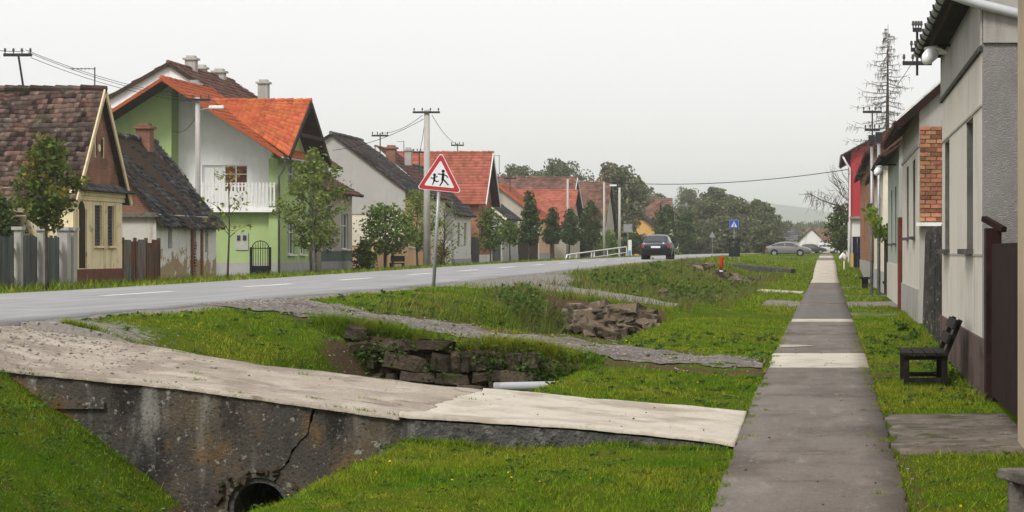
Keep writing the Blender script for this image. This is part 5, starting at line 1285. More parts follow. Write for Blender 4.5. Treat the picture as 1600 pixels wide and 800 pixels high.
h4, hR4, e4 = street_house('cream_house', 'cream white house between pale green house and brick house', 2.15, 89, 106, .06, 5.0, M['cream'], holes=[(92, 93.4, 2.0, 3.8), (98, 99.4, 2.0, 3.8)], roofm=M['tile_brown'], over=.45, pitch=.7, plinth=(.8, M['grey_base']))
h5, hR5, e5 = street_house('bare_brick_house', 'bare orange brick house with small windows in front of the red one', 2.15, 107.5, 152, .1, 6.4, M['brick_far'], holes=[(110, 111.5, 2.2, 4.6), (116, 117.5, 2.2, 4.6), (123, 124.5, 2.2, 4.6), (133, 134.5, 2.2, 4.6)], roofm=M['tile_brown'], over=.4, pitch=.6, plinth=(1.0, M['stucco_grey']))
M['red_render'] = plaster('red_render', (.40, .045, .055), .15, bump=.1)
h6, hR6, e6 = street_house('red_house', 'bright red two storey house with white corner pipe at the street end', 1.62, 157, 180, .4, 8.5, M['red_render'], side_m=M['red_render'], roofm=M['tile_grey'], over=.7, pitch=.55, front=.5)
MB().box(1.58, 9, 156.9, 180, .3, 3.85).build('ground_floor', M['dirty_white'], h6)
MB().box(1.5, 9, 156.6, 156.95, 3.85, 4.0).build('ledge', M['zinc'], h6)
downpipe(h6, [(1.0, 156.6, 8.15), (1.3, 156.7, 7.6), (1.52, 156.8, 7.3), (1.52, 156.8, 3.9), (1.52, 156.8, .5)], M['white_paint'], .07)
ng = thing('dark_blue_gate', 'dark blue gate beneath the red house', 'gate', (2.3, 156.5, .4)); M['navy'] = mat('navy', (.012, .016, .035), rough=.5)
for k in range(4): MB().box(1.7 + .33*k, 2.01 + .33*k, 156.5, 156.55, .45, 2.55).build('panel', M['navy'], ng)
for z in (.4, 1.4, 2.55): MB().box(1.68, 3.04, 156.46, 156.5, z, z + .08).build('rail', M['navy'], ng)
h7, _, _ = street_house('end_house', 'last pale house on the right beyond the red one, behind a bare tree', 1.9, 215, 235, 1.1, 5.0, M['dirty_white'], roofm=M['tile_brown'], over=.4, pitch=.7)

# two tall grey posts against the cream house
for (px, X, lab, zt) in ((1362, 1.62, 'slim grey steel post standing nearer the footway, before the brick house', 5.55), (1373, 1.85, 'thicker grey steel post against the cream house wall', 5.6)):
    Yp = YX(px, X); mb = MB(); mb.tube([(X, Yp, -.1), (X, Yp, zt)], [.065, .06], 10); p = thing('steel_post', lab, 'post', (X, Yp, 0)); mb.build('shaft', M['zinc'], p, smooth=True)
    MB().box(X-.12, X+.12, Yp-.12, Yp+.12, zt, zt+.35).build('junction_box', M['dark_metal'], p)
# vine leaves over the gate
vn = np.concatenate([rng.normal(0, 1, (26, 3))*np.array([.12, .8, .16]) + np.array([1.95 - .1*k, 83.5, 2.2 + .22*k]) for k in range(5)])
vi = thing('vine', 'green vine leaves hanging over the brown gate', 'vine', (2.1, 84, 1.5))
np_mesh('leaves', *leaf_cloud(vn, .13, flat=.6, aspect=.8), mat('vine_leaf', (.16, .25, .03), [((.3, .25, .04), 2, .5, .65, .6)], rough=.6, vary=.35, trans=.35), vi)
MB().tube([(2.2, 84, 1.2), (2.05, 83.6, 2.4), (1.6, 83.4, 3.1)], .02, 5).build('stem', M['bark'], vi)

# black slatted bench, end on
be = thing('slatted_bench', 'black slatted wooden bench beside the grey stucco house', 'bench', (1.3, 29.4, -.03))
zb_ = -.04
for yb in (28.75, 30.15):
    MB().box(.95, 1.02, yb-.035, yb+.035, zb_-.02, .34).build('leg', M['wood_dark'], be, bevel=.006)
    mb = MB(); mb.bar((1.46, yb, zb_-.02), (1.46, yb, .36), .035, .035); mb.bar((1.45, yb, .30), (1.66, yb, .80), .03, .03); mb.build('back_post', M['wood_dark'], be, bevel=.006)
    MB().box(1.021, 1.424, yb-.03, yb+.03, .02, .075).build('stretcher', M['wood_dark'], be, bevel=.005)
    MB().box(.96, 1.50, yb-.03, yb+.03, .301, .345).build('seat_bearer', M['wood_dark'], be)
for k in range(4):
    x = .94 + .142*k; MB().box(x, x+.128, 28.66, 30.24, .347, .392).build('seat_slat', M['wood_dark'], be, bevel=.008)
for (a, zc) in ((1.545, .56), (1.625, .74)):
    mb = MB(); d = Vector((.21, 0, .5)).normalized(); n_ = Vector((-d.z, 0, d.x)); mb.obox((a - .035, 29.45, zc), EY, d, n_, .80, .065, .018); mb.build('back_slat', M['wood_dark'], be, bevel=.006)
# grey weathered bench at the corner
gbn = thing('plank_bench', 'weathered grey plank bench at the lower right corner', 'bench', (1.4, 13.8, -.25))
mb = MB(); mb.obox((1.57, 13.75, .285), Vector((.96, .28, 0)).normalized(), Vector((-.28, .96, 0)).normalized(), EZ, .36, .62, .032); mb.build('seat_plank', M['wood_grey'], gbn, bevel=.008)
for dx, dy in ((-.24, .30), (.35, -.5)):
    mb = MB(); mb.box(1.35+dx, 1.52+dx, 13.72+dy, 13.92+dy, -.35, .251); mb.build('leg', M['wood_grey'], gbn, bevel=.01)
# small dark bench by the posts and white post box
sb = thing('small_bench', 'little dark bench at the foot of the steel posts', 'bench', (1.6, 98, .1))
MB().box(1.35, 1.85, 96.2, 97.6, .48, .56).build('seat', M['wood_dark'], sb)
for y in (96.4, 97.3): MB().box(1.45, 1.7, y-.06, y+.06, 0, .48).build('leg', M['wood_dark'], sb)
wb = thing('white_mailbox', 'white rounded mailbox on a post by the far grass plot', 'mailbox', (1.0, 150, .4))
Yw = 150; xw = XY(1319, Yw)
MB().tube([(xw, Yw, .4), (xw, Yw, 1.0)], .05, 8).build('post', M['white_paint'], wb)
MB().tube([(xw-.28, Yw, 1.12), (xw-.25, Yw, 1.2), (xw-.05, Yw, 1.42), (xw+.05, Yw, 1.3), (xw+.08, Yw, 1.0)], [.06, .12, .16, .15, .06], 10).build('box', M['white_paint'], wb, smooth=True)
yb_ = thing('yellow_meter_box', 'small yellow box at the corner of the red house', 'box', (1.5, 155, .5)); MB().box(1.55, 1.75, 155.4, 155.7, .4, 1.5).build('case', mat('yellow', (.55, .36, .08)), yb_)
# ------------------------------------------------------------------ trees
M['leaf_mid'] = mat('leaf_mid', (0.109, 0.167, 0.032), [((0.072, 0.123, 0.026), .8, .45, .65, .7), ((0.174, 0.210, 0.043), 1.5, .55, .7, .7)], rough=.65, vary=.45, hue=.015, trans=.3)
M['leaf_autumn'] = mat('leaf_autumn', (0.109, 0.145, 0.029), [((0.275, 0.145, 0.032), 1.6, .52, .68, .75), ((0.072, 0.109, 0.023), 2, .45, .6, .7)], rough=.65, vary=.45, hue=.02, trans=.3)
M['leaf_yellow'] = mat('leaf_yellow', (.30, .28, .045), [((.14, .18, .03), 2, .45, .65, .8)], rough=.65, vary=.35, hue=.02, trans=.35)
M['leaf_birch'] = mat('leaf_birch', (0.174, 0.225, 0.051), [((0.123, 0.167, 0.036), 1.2, .45, .65, .7), ((0.275, 0.275, 0.072), 2.5, .58, .7, .7)], rough=.65, vary=.45, hue=.02, trans=.35)
M['leaf_dark'] = mat('leaf_dark', (0.070, 0.104, 0.029), [((0.043, 0.072, 0.020), .6, .45, .65, .8), ((0.109, 0.138, 0.043), 1.0, .55, .7, .7)], rough=.7, vary=.4, hue=.012, trans=.2)
M['leaf_cone'] = mat('leaf_cone', (0.061, 0.099, 0.029), [((0.038, 0.065, 0.019), .8, .45, .65, .8), ((0.102, 0.123, 0.036), 1.6, .55, .7, .6)], rough=.7, vary=.4, hue=.012, trans=.2)
M['twig'] = mat('twig', (.15, .135, .12), [((.09, .08, .07), 3, .45, .65, .7)], rough=1)
M['leaf_far'] = mat('leaf_far', (.135, .15, .075), [((.09, .105, .055), .15, .45, .62, .8), ((.20, .165, .08), .22, .55, .7, .8)], rough=.8, vary=.45, hue=.02, trans=.25)
def shape_round(t): return math.sin(math.pi*min(max(t*.92+.06, 0), 1))**.6
def shape_cone(t): return (1-t)**.75*min(1, t*6+.35)
def shape_column(t): return min(1, t*5+.4)*min(1, (1-t)*2.4+.08)
def tree(name, label, X, Y, h, crown_z, R, leafm, n=3000, leaf=.12, shape=shape_round, trunk=.07, limbs=14, barkm=None, cl=.28, group=None, seed=1, droop=0.0, lean=(0, 0), zb=None, ysq=1.0, fill=.55):
    r = random.Random(seed); g_ = np.random.default_rng(seed)
    zb = Z1(X, Y) - .03 if zb is None else zb
    t = thing(name, label, 'tree', (X, Y, zb), group)
    mb = MB(); top = Vector((X + lean[0], Y + lean[1], zb + h*.93))
    def axis(z):
        k = (z - zb)/(h*.93); return Vector((X + lean[0]*k*k + .03*h*math.sin(k*5+seed)*.25, Y + lean[1]*k*k, z))
    mb.tube([axis(zb + h*.93*k/8) for k in range(9)], [trunk*(1 - .85*(k/8)**.9) + .008 for k in range(9)], 7)
    tips = []
    for i in range(limbs):
        a = i*2.399 + r.uniform(-.5, .5); k = (i + r.random())/limbs
        zz = crown_z + (h - crown_z)*k
        rr = R*shape(k)*r.uniform(.65, 1.08)
        p0 = axis(zb + max(crown_z*.75, zz - rr*.75))
        p1 = Vector((axis(zb+zz).x + rr*math.cos(a), Y + rr*math.sin(a)*ysq, zb + zz - droop*rr))
        mid = (p0 + p1)/2 + Vector((0, 0, .12*rr))
        th = trunk*.45*(1-.5*k)
        mb.tube([p0, mid, p1], [th, th*.6, .006], 5)
        tips += [p1, mid + (p1-mid)*.5, mid] if rr > .3 else [p1]
    tr = mb.build('trunk', barkm or M['bark'], t, smooth=True)
    if n:
        C = np.array([tuple(p) for p in tips]); m_ = len(C)
        w = g_.uniform(.3, 1.4, m_); w /= w.sum()
        pick = g_.choice(m_, n, p=w)
        nr = g_.normal(0, 1, (n, 3)); ln = np.linalg.norm(nr, axis=1, keepdims=True); nr = nr*np.minimum(1, 1.55/ln)
        Q = C[pick] + nr*np.array([cl, cl*ysq, cl*.75])
        # the rest spread through the crown so that it is not only balls
        nf = int(n*fill); k = g_.uniform(0, 1, nf); ang = g_.uniform(0, 2*math.pi, nf); rad = np.sqrt(g_.uniform(.1, 1, nf))
        sh = np.array([shape(x) for x in k])*R*rad*(.78 + .28*np.sin(ang*3 + k*9 + seed) )
        Q2 = np.stack([X + lean[0]*k*k + sh*np.cos(ang), Y + sh*np.sin(ang)*ysq, zb + crown_z + (h-crown_z)*k], 1)
        Q = np.concatenate([Q, Q2]); Q = Q[Q[:, 2] > zb + crown_z*.82]
        np_mesh('crown', *leaf_cloud(Q, leaf, flat=.8, aspect=.62), leafm, t)
    return t
def at(px, X): return YX(px, X)
# along the far verge
tree('young_tree', 'young maple turning orange before the yellow house, at the board fence', -22.4, at(74, -22.4), 4.45, 1.95, .82, M['leaf_autumn'], 1700, .085, trunk=.05, seed=3, limbs=16, cl=.2)
tree('garden_shrub', 'dark green shrub at the left picture edge', -25.2, at(-3, -25.2), 2.9, .5, .7, M['leaf_dark'], 1500, .08, seed=4)
tree('sapling', 'thin sapling with a few yellow leaves before the green house', -22.6, at(357, -22.6), 4.4, 1.9, .95, M['leaf_yellow'], 130, .085, trunk=.04, seed=5, limbs=9, cl=.15, fill=.15)
tree('birch_tree', 'slender light green tree growing in front of the green house corner', -22.0, at(491, -22.0), 5.6, 1.4, 1.35, M['leaf_birch'], 2600, .085, trunk=.09, seed=8, limbs=22, cl=.22, barkm=M['bark_pale'], shape=lambda t: (.75+.4*math.sin(t*3))*min(1, (1-t)*2.2+.12), fill=.4)
tree('small_tree', 'low spreading dark leaved tree before the peach wall', -21.2, at(602, -21.2), 3.3, 1.2, 1.55, M['leaf_mid'], 1700, .09, trunk=.06, seed=12, limbs=18, cl=.24, fill=.3)
tree('small_tree', 'taller loose green tree left of the concrete power pole', -21.6, at(652, -21.6), 4.2, 1.4, 1.35, M['leaf_birch'], 1500, .09, trunk=.06, seed=15, limbs=18, cl=.26, fill=.3)
tree('bare_tree', 'nearly leafless twiggy tree behind the warning sign post', -21.8, at(694, -21.8), 4.0, 1.0, 1.25, M['leaf_birch'], 220, .08, trunk=.06, seed=17, limbs=40, cl=.2, fill=.2)
tree('small_tree', 'bushy green tree in front of the red roofed brick house', -20.8, at(766, -20.8), 3.7, 1.3, .95, M['leaf_mid'], 800, .1, trunk=.05, seed=19, cl=.28)
tree('small_tree', 'dull green tree before the small grey cottage', -21, at(797, -21), 3.0, 1.7, .65, M['leaf_mid'], 600, .1, trunk=.05, seed=21, cl=.25)
for px, h_, R_, lab in ((827, 5.0, .95, 'largest cone shaped tree, leftmost of the row before the orange roof'), (863, 4.1, .6, 'slim cone tree standing second in the row'), (890, 4.3, .85, 'broad cone tree, third of the row, before the brown roof'), (924, 5.3, 1.05, 'tall dense cone tree, last of the row near the lamp post')):
    tree('cone_tree', lab, -20.6, at(px, -20.6), h_, 1.75, R_, M['leaf_cone'], 2600, .1, shape=shape_column if h_ > 5.2 else shape_cone, trunk=.07, seed=px, cl=.22, group='cone shaped trees along the verge', limbs=22)
for px, Y_, h_, R_, lab, lm in ((1042, 240, 5.2, 1.6, 'dark tree right of the blue car', M['leaf_dark']), (1072, 270, 5.0, 1.3, 'dark column tree before the brown farmhouses', M['leaf_cone']), (905, 215, 2.2, 1.6, 'dark bush beneath the cone trees by the railing', M['leaf_dark']),
                            (948, 225, 2.6, 1.3, 'yellowing bush at the lamp post', M['leaf_birch']), (985, 236, 2.4, 1.4, 'dark hedge bush behind the grey sign back', M['leaf_dark']), (1000, 250, 2.2, 1.5, 'olive hedge bush left of the blue car', M['leaf_far'])):
    tree('verge_tree', lab, XY(px, Y_), Y_, h_, .4, R_, lm, 1500, .16, trunk=.08, seed=px, cl=.35, zb=1.0 if Y_ > 230 else .8)
# big trees behind the roofs
def far_tree(label, px, Y, py_top, R, n=2600, leaf=.32, lm=None, crown=.25, seed=0, name='broadleaf_tree'):
    X = XY(px, Y); zt = ZY(py_top, Y); zb = 1.0; n = int(n*2.4); leaf = leaf*.62
    tree(name, label, X, Y, zt - zb, (zt-zb)*crown, R, lm or M['leaf_far'], n, leaf, trunk=.3, seed=seed or int(px), cl=R*.17, limbs=26, zb=zb, group='large trees behind the houses', fill=.5)
far_tree('round tree above the long brown roof, left one', 808, 300, 262, 3.6)
far_tree('round tree above the long brown roof, right one', 875, 300, 257, 4.6)
far_tree('small tree peeping between the brown roofs', 840, 310, 268, 2.6, 1500)
far_tree('tall dense tree behind the lamp post', 962, 270, 262, 3.9, 3600)
far_tree('thin pale tree at the right flank of the tall dense tree', 1000, 330, 284, 2.4, 1200)
far_tree('tree above the farmhouse ridge, left', 1030, 380, 303, 2.4, 1200)
far_tree('tree above the farmhouse ridge, right', 1076, 420, 297, 4.0, 1800)
far_tree('tall round tree in the big tree mass beside the road', 1120, 330, 296, 3.0, 3000)
far_tree('wide tree in the middle of the mass by the road', 1150, 300, 314, 4.2, 4500, crown=.1)
far_tree('broad dark tree at the left of the mass by the road', 1106, 300, 318, 3.4, 4000, crown=.1)
far_tree('tree at the right flank of the mass, turning brown', 1186, 320, 316, 2.6, 2600, crown=.1)
far_tree('low tree at the right end of the mass', 1200, 340, 330, 2.6, 2000, crown=.08)
far_tree('low bushy tree under the mass, behind the triangular sign back', 1092, 280, 345, 2.6, 2200, crown=.05)
far_tree('low bushy tree under the mass, behind the blue sign', 1138, 275, 342, 3.2, 2600, crown=.05)
far_tree('low bushy tree under the mass, behind the parked dark car', 1175, 290, 345, 3.0, 2400, crown=.05)
for i, (px, Y, pt, R) in enumerate(((1222, 480, 348, 4), (1243, 640, 352, 5), (1262, 700, 350, 6), (1285, 800, 349, 7), (1300, 600, 352, 5), (1228, 560, 355, 5))):
    far_tree(['hazy tree right behind the tree mass', 'hazy far tree over the distant roofs, left of a pair', 'hazy far tree over the distant roofs, right of a pair', 'hazy far tree straight above the footway end', 'hazy far tree left of the bare branches', 'low hazy tree left of the distant roofs'][i], px, Y, pt, R, 900, .6)
# right side: leafy dark tree with a bare bough reaching over
rt = tree('overhanging_tree', 'dark tree with a bare bough reaching left over the footway end', XY(1314, 196), 196, 4.6, .9, 1.6, M['leaf_dark'], 1500, .13, trunk=.14, seed=33, limbs=22, cl=.3, zb=.9)
mb = MB(); B = lambda px, py, Y=194: Vector((XY(px, Y), Y, ZY(py, Y)))
mb.tube([B(1320, 330), B(1312, 322), B(1298, 318), B(1282, 312), B(1266, 303), B(1248, 304)], [.09, .08, .065, .05, .035, .012], 6)
r_ = random.Random(5)
for k in range(70):
    px = r_.uniform(1262, 1330); py = np.interp(px, [1248, 1266, 1298, 1330], [304, 304, 318, 300]) + r_.uniform(-22, 12)*((px-1240)/80)
    mb.tube([B(px, py), B(px + r_.uniform(-9, 4), py + r_.uniform(-10, 16)), B(px + r_.uniform(-12, 4), py + r_.uniform(-6, 30))], [.02, .014, .006], 4)
for k in range(30):
    px = r_.uniform(1296, 1330); py = r_.uniform(272, 320)
    mb.tube([B(px+10, py+12), B(px + r_.uniform(-4, 4), py + r_.uniform(-4, 4)), B(px + r_.uniform(-12, 2), py + r_.uniform(-20, 2))], [.03, .018, .006], 4)
mb.build('bough', M['bark'], rt)
# tall bare conifer above the right roofs
lx, ly = 3.25, 118.0
lt = thing('bare_conifer', 'tall leafless conifer rising over the roofs at right', 'tree', (lx, ly, .1))
px0, zt = 1389, ZY(38, ly); lx = XY(1386, ly); r_ = random.Random(9)
mb = MB(); mb.tube([(lx, ly, 0), (lx, ly, 6), (lx + .03, ly, 10), (lx + .05, ly, zt)], [.2, .13, .06, .01], 8); mb.build('trunk', M['bark'], lt)
mb = MB()
for k in range(110):
    z = 5.2 + (zt - 5.4)*min(max((k + r_.uniform(-1.2, 1.2))/110, 0), 1); L = np.interp(z, [5.2, 9.2, zt], [2.3, 1.95, .18])*r_.uniform(.45, 1.1); a = k*2.399 + r_.uniform(-.7, .7); up = r_.uniform(-.16, .14)
    d = Vector((math.cos(a), math.sin(a), 0)); p0 = Vector((lx, ly, z))
    p = [p0, p0 + d*L*.4 + EZ*L*(up*.5 - .05), p0 + d*L*.75 + EZ*L*(up - .05), p0 + d*L + EZ*L*(up*1.2 + .06)]
    mb.tube(p, [.024, .018, .012, .005], 4, cap=False)
    for q in range(15):
        t_ = r_.uniform(.2, 1); s_ = p0 + d*L*t_ + EZ*L*(up - .04)*t_; e_ = Vector((-d.y, d.x, 0))*r_.uniform(-1, 1)*.4 + d*.15
        mb.tube([s_, s_ + e_*L*.34 - EZ*r_.uniform(-.08, .38)], [.012, .005], 3, cap=False)
mb.build('branches', M['twig'], lt)
# shrub by the peach wall and flowers
tree('garden_shrub', 'leafy green shrub at the foot of the grey gable wall', -22.9, at(570, -22.9), 1.7, .1, .6, M['leaf_mid'], 600, .1, seed=41, cl=.2)
tree('garden_shrub', 'small shrub with yellow flowers before the white gate', -22.9, at(690, -22.9), 1.5, .1, .6, M['leaf_yellow'], 260, .08, seed=42, cl=.2)

# ------------------------------------------------------------------ poles, masts, wires
M['insulator'] = mat('insulator', (.08, .075, .07), rough=.3)
def crossarm(root, x, y, z, L, axis=EX, n=4, m=None):
    a = Vector(axis); mb = MB(); mb.bar(Vector((x, y, z)) - a*L, Vector((x, y, z)) + a*L, .04, .05); c = mb.build('crossarm', m or M['dark_metal'], root)
    for k in range(n):
        p = Vector((x, y, z)) + a*L*(-.9 + 1.8*k/(n-1)); b = MB(); b.tube([p, p + EZ*.1, p + EZ*.12, p + EZ*.22], [.018, .018, .045, .03], 6); b.build('insulator', M['insulator'], c)
def power_pole(label, X, Y, zt, zb, r=.14, arms=((.0, .68),), lamp=None, m=None):
    t = thing('power_pole', label, 'pole', (X, Y, zb)); mb = MB()
    mb.tube([(X, Y, zb-.3), (X, Y, zt)], [r, r*.72], 10); mb.build('shaft', m or M['concrete_pole'], t, smooth=True)
    for dz, L in arms: crossarm(t, X, Y-.16, zt-.12-dz, L)
    if lamp:
        s, L, dz = lamp; mb = MB(); p = Vector((X, Y, zt-dz)); q = p + EX*s*L + EZ*.12; mb.tube([p, q], .03, 6); a_ = mb.build('lamp_arm', M['grey_metal'], t)
        MB().obox(q + EX*s*.22 + EZ*.02, EX, EY, EZ, .3, .1, .07).build('lamp_head', M['white_paint'], a_, bevel=.03)
    return t
power_pole('grey concrete pole with lamp arm standing before the green house wall', XY(309, 95), 95, ZY(152, 95), .5, .13, ((.0, .55),), lamp=(1, .55, .55))
power_pole('tall concrete power pole with wide crossarm behind the warning sign', XY(667, 116), 116, ZY(172, 116), .6, .19, ((.0, .68),))
power_pole('far lamp pole left of the blue car, dark top', XY(944, 196), 196, ZY(284, 196), .8, .12, (), lamp=(1, .55, .45))
power_pole('pale concrete pole right beside the far lamp pole', XY(968, 205), 205, ZY(293, 205), .8, .14, ())
power_pole('pale wooden pole before the brown roof', XY(887, 200), 200, ZY(280, 200), .8, .12, (), m=M['concrete_pole'])
def mast(label, px, py0, py1, Y, arms, r=.035, tilt=0):
    x = XY(px, Y); z0, z1 = ZY(py1, Y), ZY(py0, Y)
    t = thing('roof_mast', label, 'mast', (x, Y, z0)); mb = MB(); mb.tube([(x, Y, z0), (x - tilt, Y, z1)], r, 6); mb.build('tube', M['dark_metal'], t)
    for (pa, L) in arms: crossarm(t, x - tilt*(z1 - ZY(pa, Y) < .3), Y-.05, ZY(pa, Y), L*Y/F)
mast('leaning dark roof mast with crossarm on the yellow house roof', 38, 85, 146, 75.8, ((86, 22),), tilt=.2)
mast('dark roof mast on the grey gable house roof', 594, 208, 248, 134, ((212, 13),))
mast('dark roof mast left of the concrete power pole', 655, 236, 270, 143, ((238, 9),))
mast('dark roof mast on the red tile roof', 715, 224, 242, 162, ((227, 10),))
mast('dark roof mast on the small grey cottage', 797, 276, 300, 173, ((279, 9),))
mast('double crossarm mast above the grey stucco house gutter', 1433, 45, 118, 57, ((47, 7), (78, 10), (99, 23)))
mast('roof mast with two crossarms over the cream house', 1363, 172, 215, 99, ((175, 15), (203, 12)))
def antenna(label, px, py0, py1, Y, L=18):
    x = XY(px, Y); z0, z1 = ZY(py1, Y), ZY(py0, Y); t = thing('tv_antenna', label, 'antenna', (x, Y, z0))
    MB().tube([(x, Y, z0), (x, Y, z1)], .022, 5).build('tube', M['dark_metal'], t)
    w = L*Y/F; mb = MB(); mb.tube([(x-w, Y, z1-.05), (x, Y, z1-.05)], .015, 4); b_ = mb.build('boom', M['grey_metal'], t)
    for k in range(6): MB().tube([(x-w+w*k/6, Y-.25, z1-.05), (x-w+w*k/6, Y+.25, z1-.05)], .01, 4).build('element', M['grey_metal'], b_)
antenna('television antenna on the yellow house ridge', 148, 105, 140, 76, 36)
antenna('thin antenna behind the red tile roof', 780, 242, 272, 170, 8)
antenna('pale antenna above the brown roofs', 867, 253, 275, 205, 8)
antenna('spidery antenna above the dark roof house', 631, 220, 240, 145, 10)
def wire(label, p, q, sag, r=.012, n=14):
    p, q = Vector(p), Vector(q); mb = MB()
    mb.tube([p.lerp(q, k/n) - EZ*sag*4*(k/n)*(1-k/n) for k in range(n+1)], r, 5, cap=False); tag(mb.build('power_cable', M['black']), label, 'cable')
def B3(px, py, Y): return (XY(px, Y), Y, ZY(py, Y))
wire('dark cable spanning the street from far lamp pole to red house', B3(944, 284, 196), B3(1330, 264, 158), .55, .028)
for i, (a, b, lab) in enumerate(((78, 150, 'upper wire from left mast to the grey concrete pole'), (82, 155, 'middle wire from left mast to the grey concrete pole'), (90, 160, 'lower wire from left mast to the grey concrete pole'))):
    wire(lab, B3(40 + 4*i, a, 75.7), B3(305 + 4*i, b, 95), .25, .010)
wire('wire running out of the picture from the leaning mast', B3(-30, 74, 70), B3(38, 80, 75.7), .05, .010)
for i, (p, q, lab) in enumerate((((594, 208, 134), (660, 180, 116), 'wire from grey gable mast up to the concrete pole'), ((520, 235, 116), (662, 186, 116), 'long wire from beige house to the concrete pole'), ((675, 180, 116), (715, 226, 162), 'wire from concrete pole down to red roof mast'), ((655, 238, 143), (664, 188, 116), 'short wire beside the concrete pole'))):
    wire(lab, B3(*p), B3(*q), .25, .014)
for i, (p, q, lab) in enumerate((((1430, 78, 57), (1470, 20, 36), 'wire from double mast toward the near gutter'), ((1425, 99, 57), (1362, 176, 99), 'wire between the two right hand masts'), ((1440, 47, 57), (1500, -40, 30), 'high wire leaving past the gutter'))):
    wire(lab, B3(*p), B3(*q), .15, .008)
wire('service wire to the green house wall', B3(309, 178, 95), (XY(265, 100), 100.55, ZY(205, 100.5)), .3, .012)
# ------------------------------------------------------------------ vehicles
def car_paint(name, c, rough=.28):
    return mat(name, c, [(tuple(k*.8 for k in c), 2, .45, .7, .5)], rough=rough, spec=.6)
M['car_glass'] = mat('car_glass', (.03, .036, .04), rough=.06, spec=.7)
M['tail_red'] = mat('tail_red', (.30, .018, .012), rough=.25, spec=.5)
M['lamp_clear'] = mat('lamp_clear', (.55, .55, .53), rough=.15, spec=.6)
M['alloy'] = mat('alloy', (.42, .43, .44), rough=.35, metal=.7)
SEDAN = dict(L=4.5, wb=(.86, 3.42), R=.315, st=[ # y, under, belt, top, half width, half width at the top
 (0, .42, .72, .76, .70, .62), (.05, .34, .86, .93, .78, .70), (.22, .27, .93, 1.0, .83, .70), (.55, .25, .955, 1.11, .85, .63), (1.0, .24, .96, 1.285, .86, .59), (1.5, .24, .955, 1.40, .86, .575), (2.1, .24, .945, 1.435, .86, .575), (2.6, .24, .935, 1.39, .86, .575),
 (3.0, .24, .93, 1.205, .86, .61), (3.38, .24, .92, .985, .85, .68), (3.8, .25, .86, .915, .84, .66), (4.15, .26, .77, .83, .81, .60), (4.4, .30, .66, .71, .74, .52), (4.5, .40, .56, .60, .64, .46)],
 side=[(.62, 1.02, .12, .80), (1.06, 1.86, .10, .86), (1.94, 2.86, .10, .86), (2.9, 3.2, .10, .6)], rear=(.3, 1.15), front=(2.68, 3.34))
HATCH = dict(L=3.95, wb=(.62, 3.1), R=.30, st=[
 (0, .44, .80, .84, .74, .66), (.04, .36, .86, .92, .78, .68), (.14, .30, .90, .965, .80, .66), (.34, .27, .915, 1.13, .81, .61), (.62, .26, .92, 1.345, .815, .565), (1.2, .26, .915, 1.41, .82, .56), (1.9, .26, .91, 1.41, .82, .56), (2.3, .26, .90, 1.345, .82, .57),
 (2.85, .26, .89, 1.0, .81, .64), (3.3, .27, .84, .89, .80, .64), (3.75, .30, .74, .79, .77, .6), (3.95, .40, .6, .64, .70, .52)],
 side=[(.5, .95, .12, .82), (1.0, 1.55, .10, .86), (1.62, 2.5, .10, .84)], rear=(.17, .58), front=(2.36, 2.82))
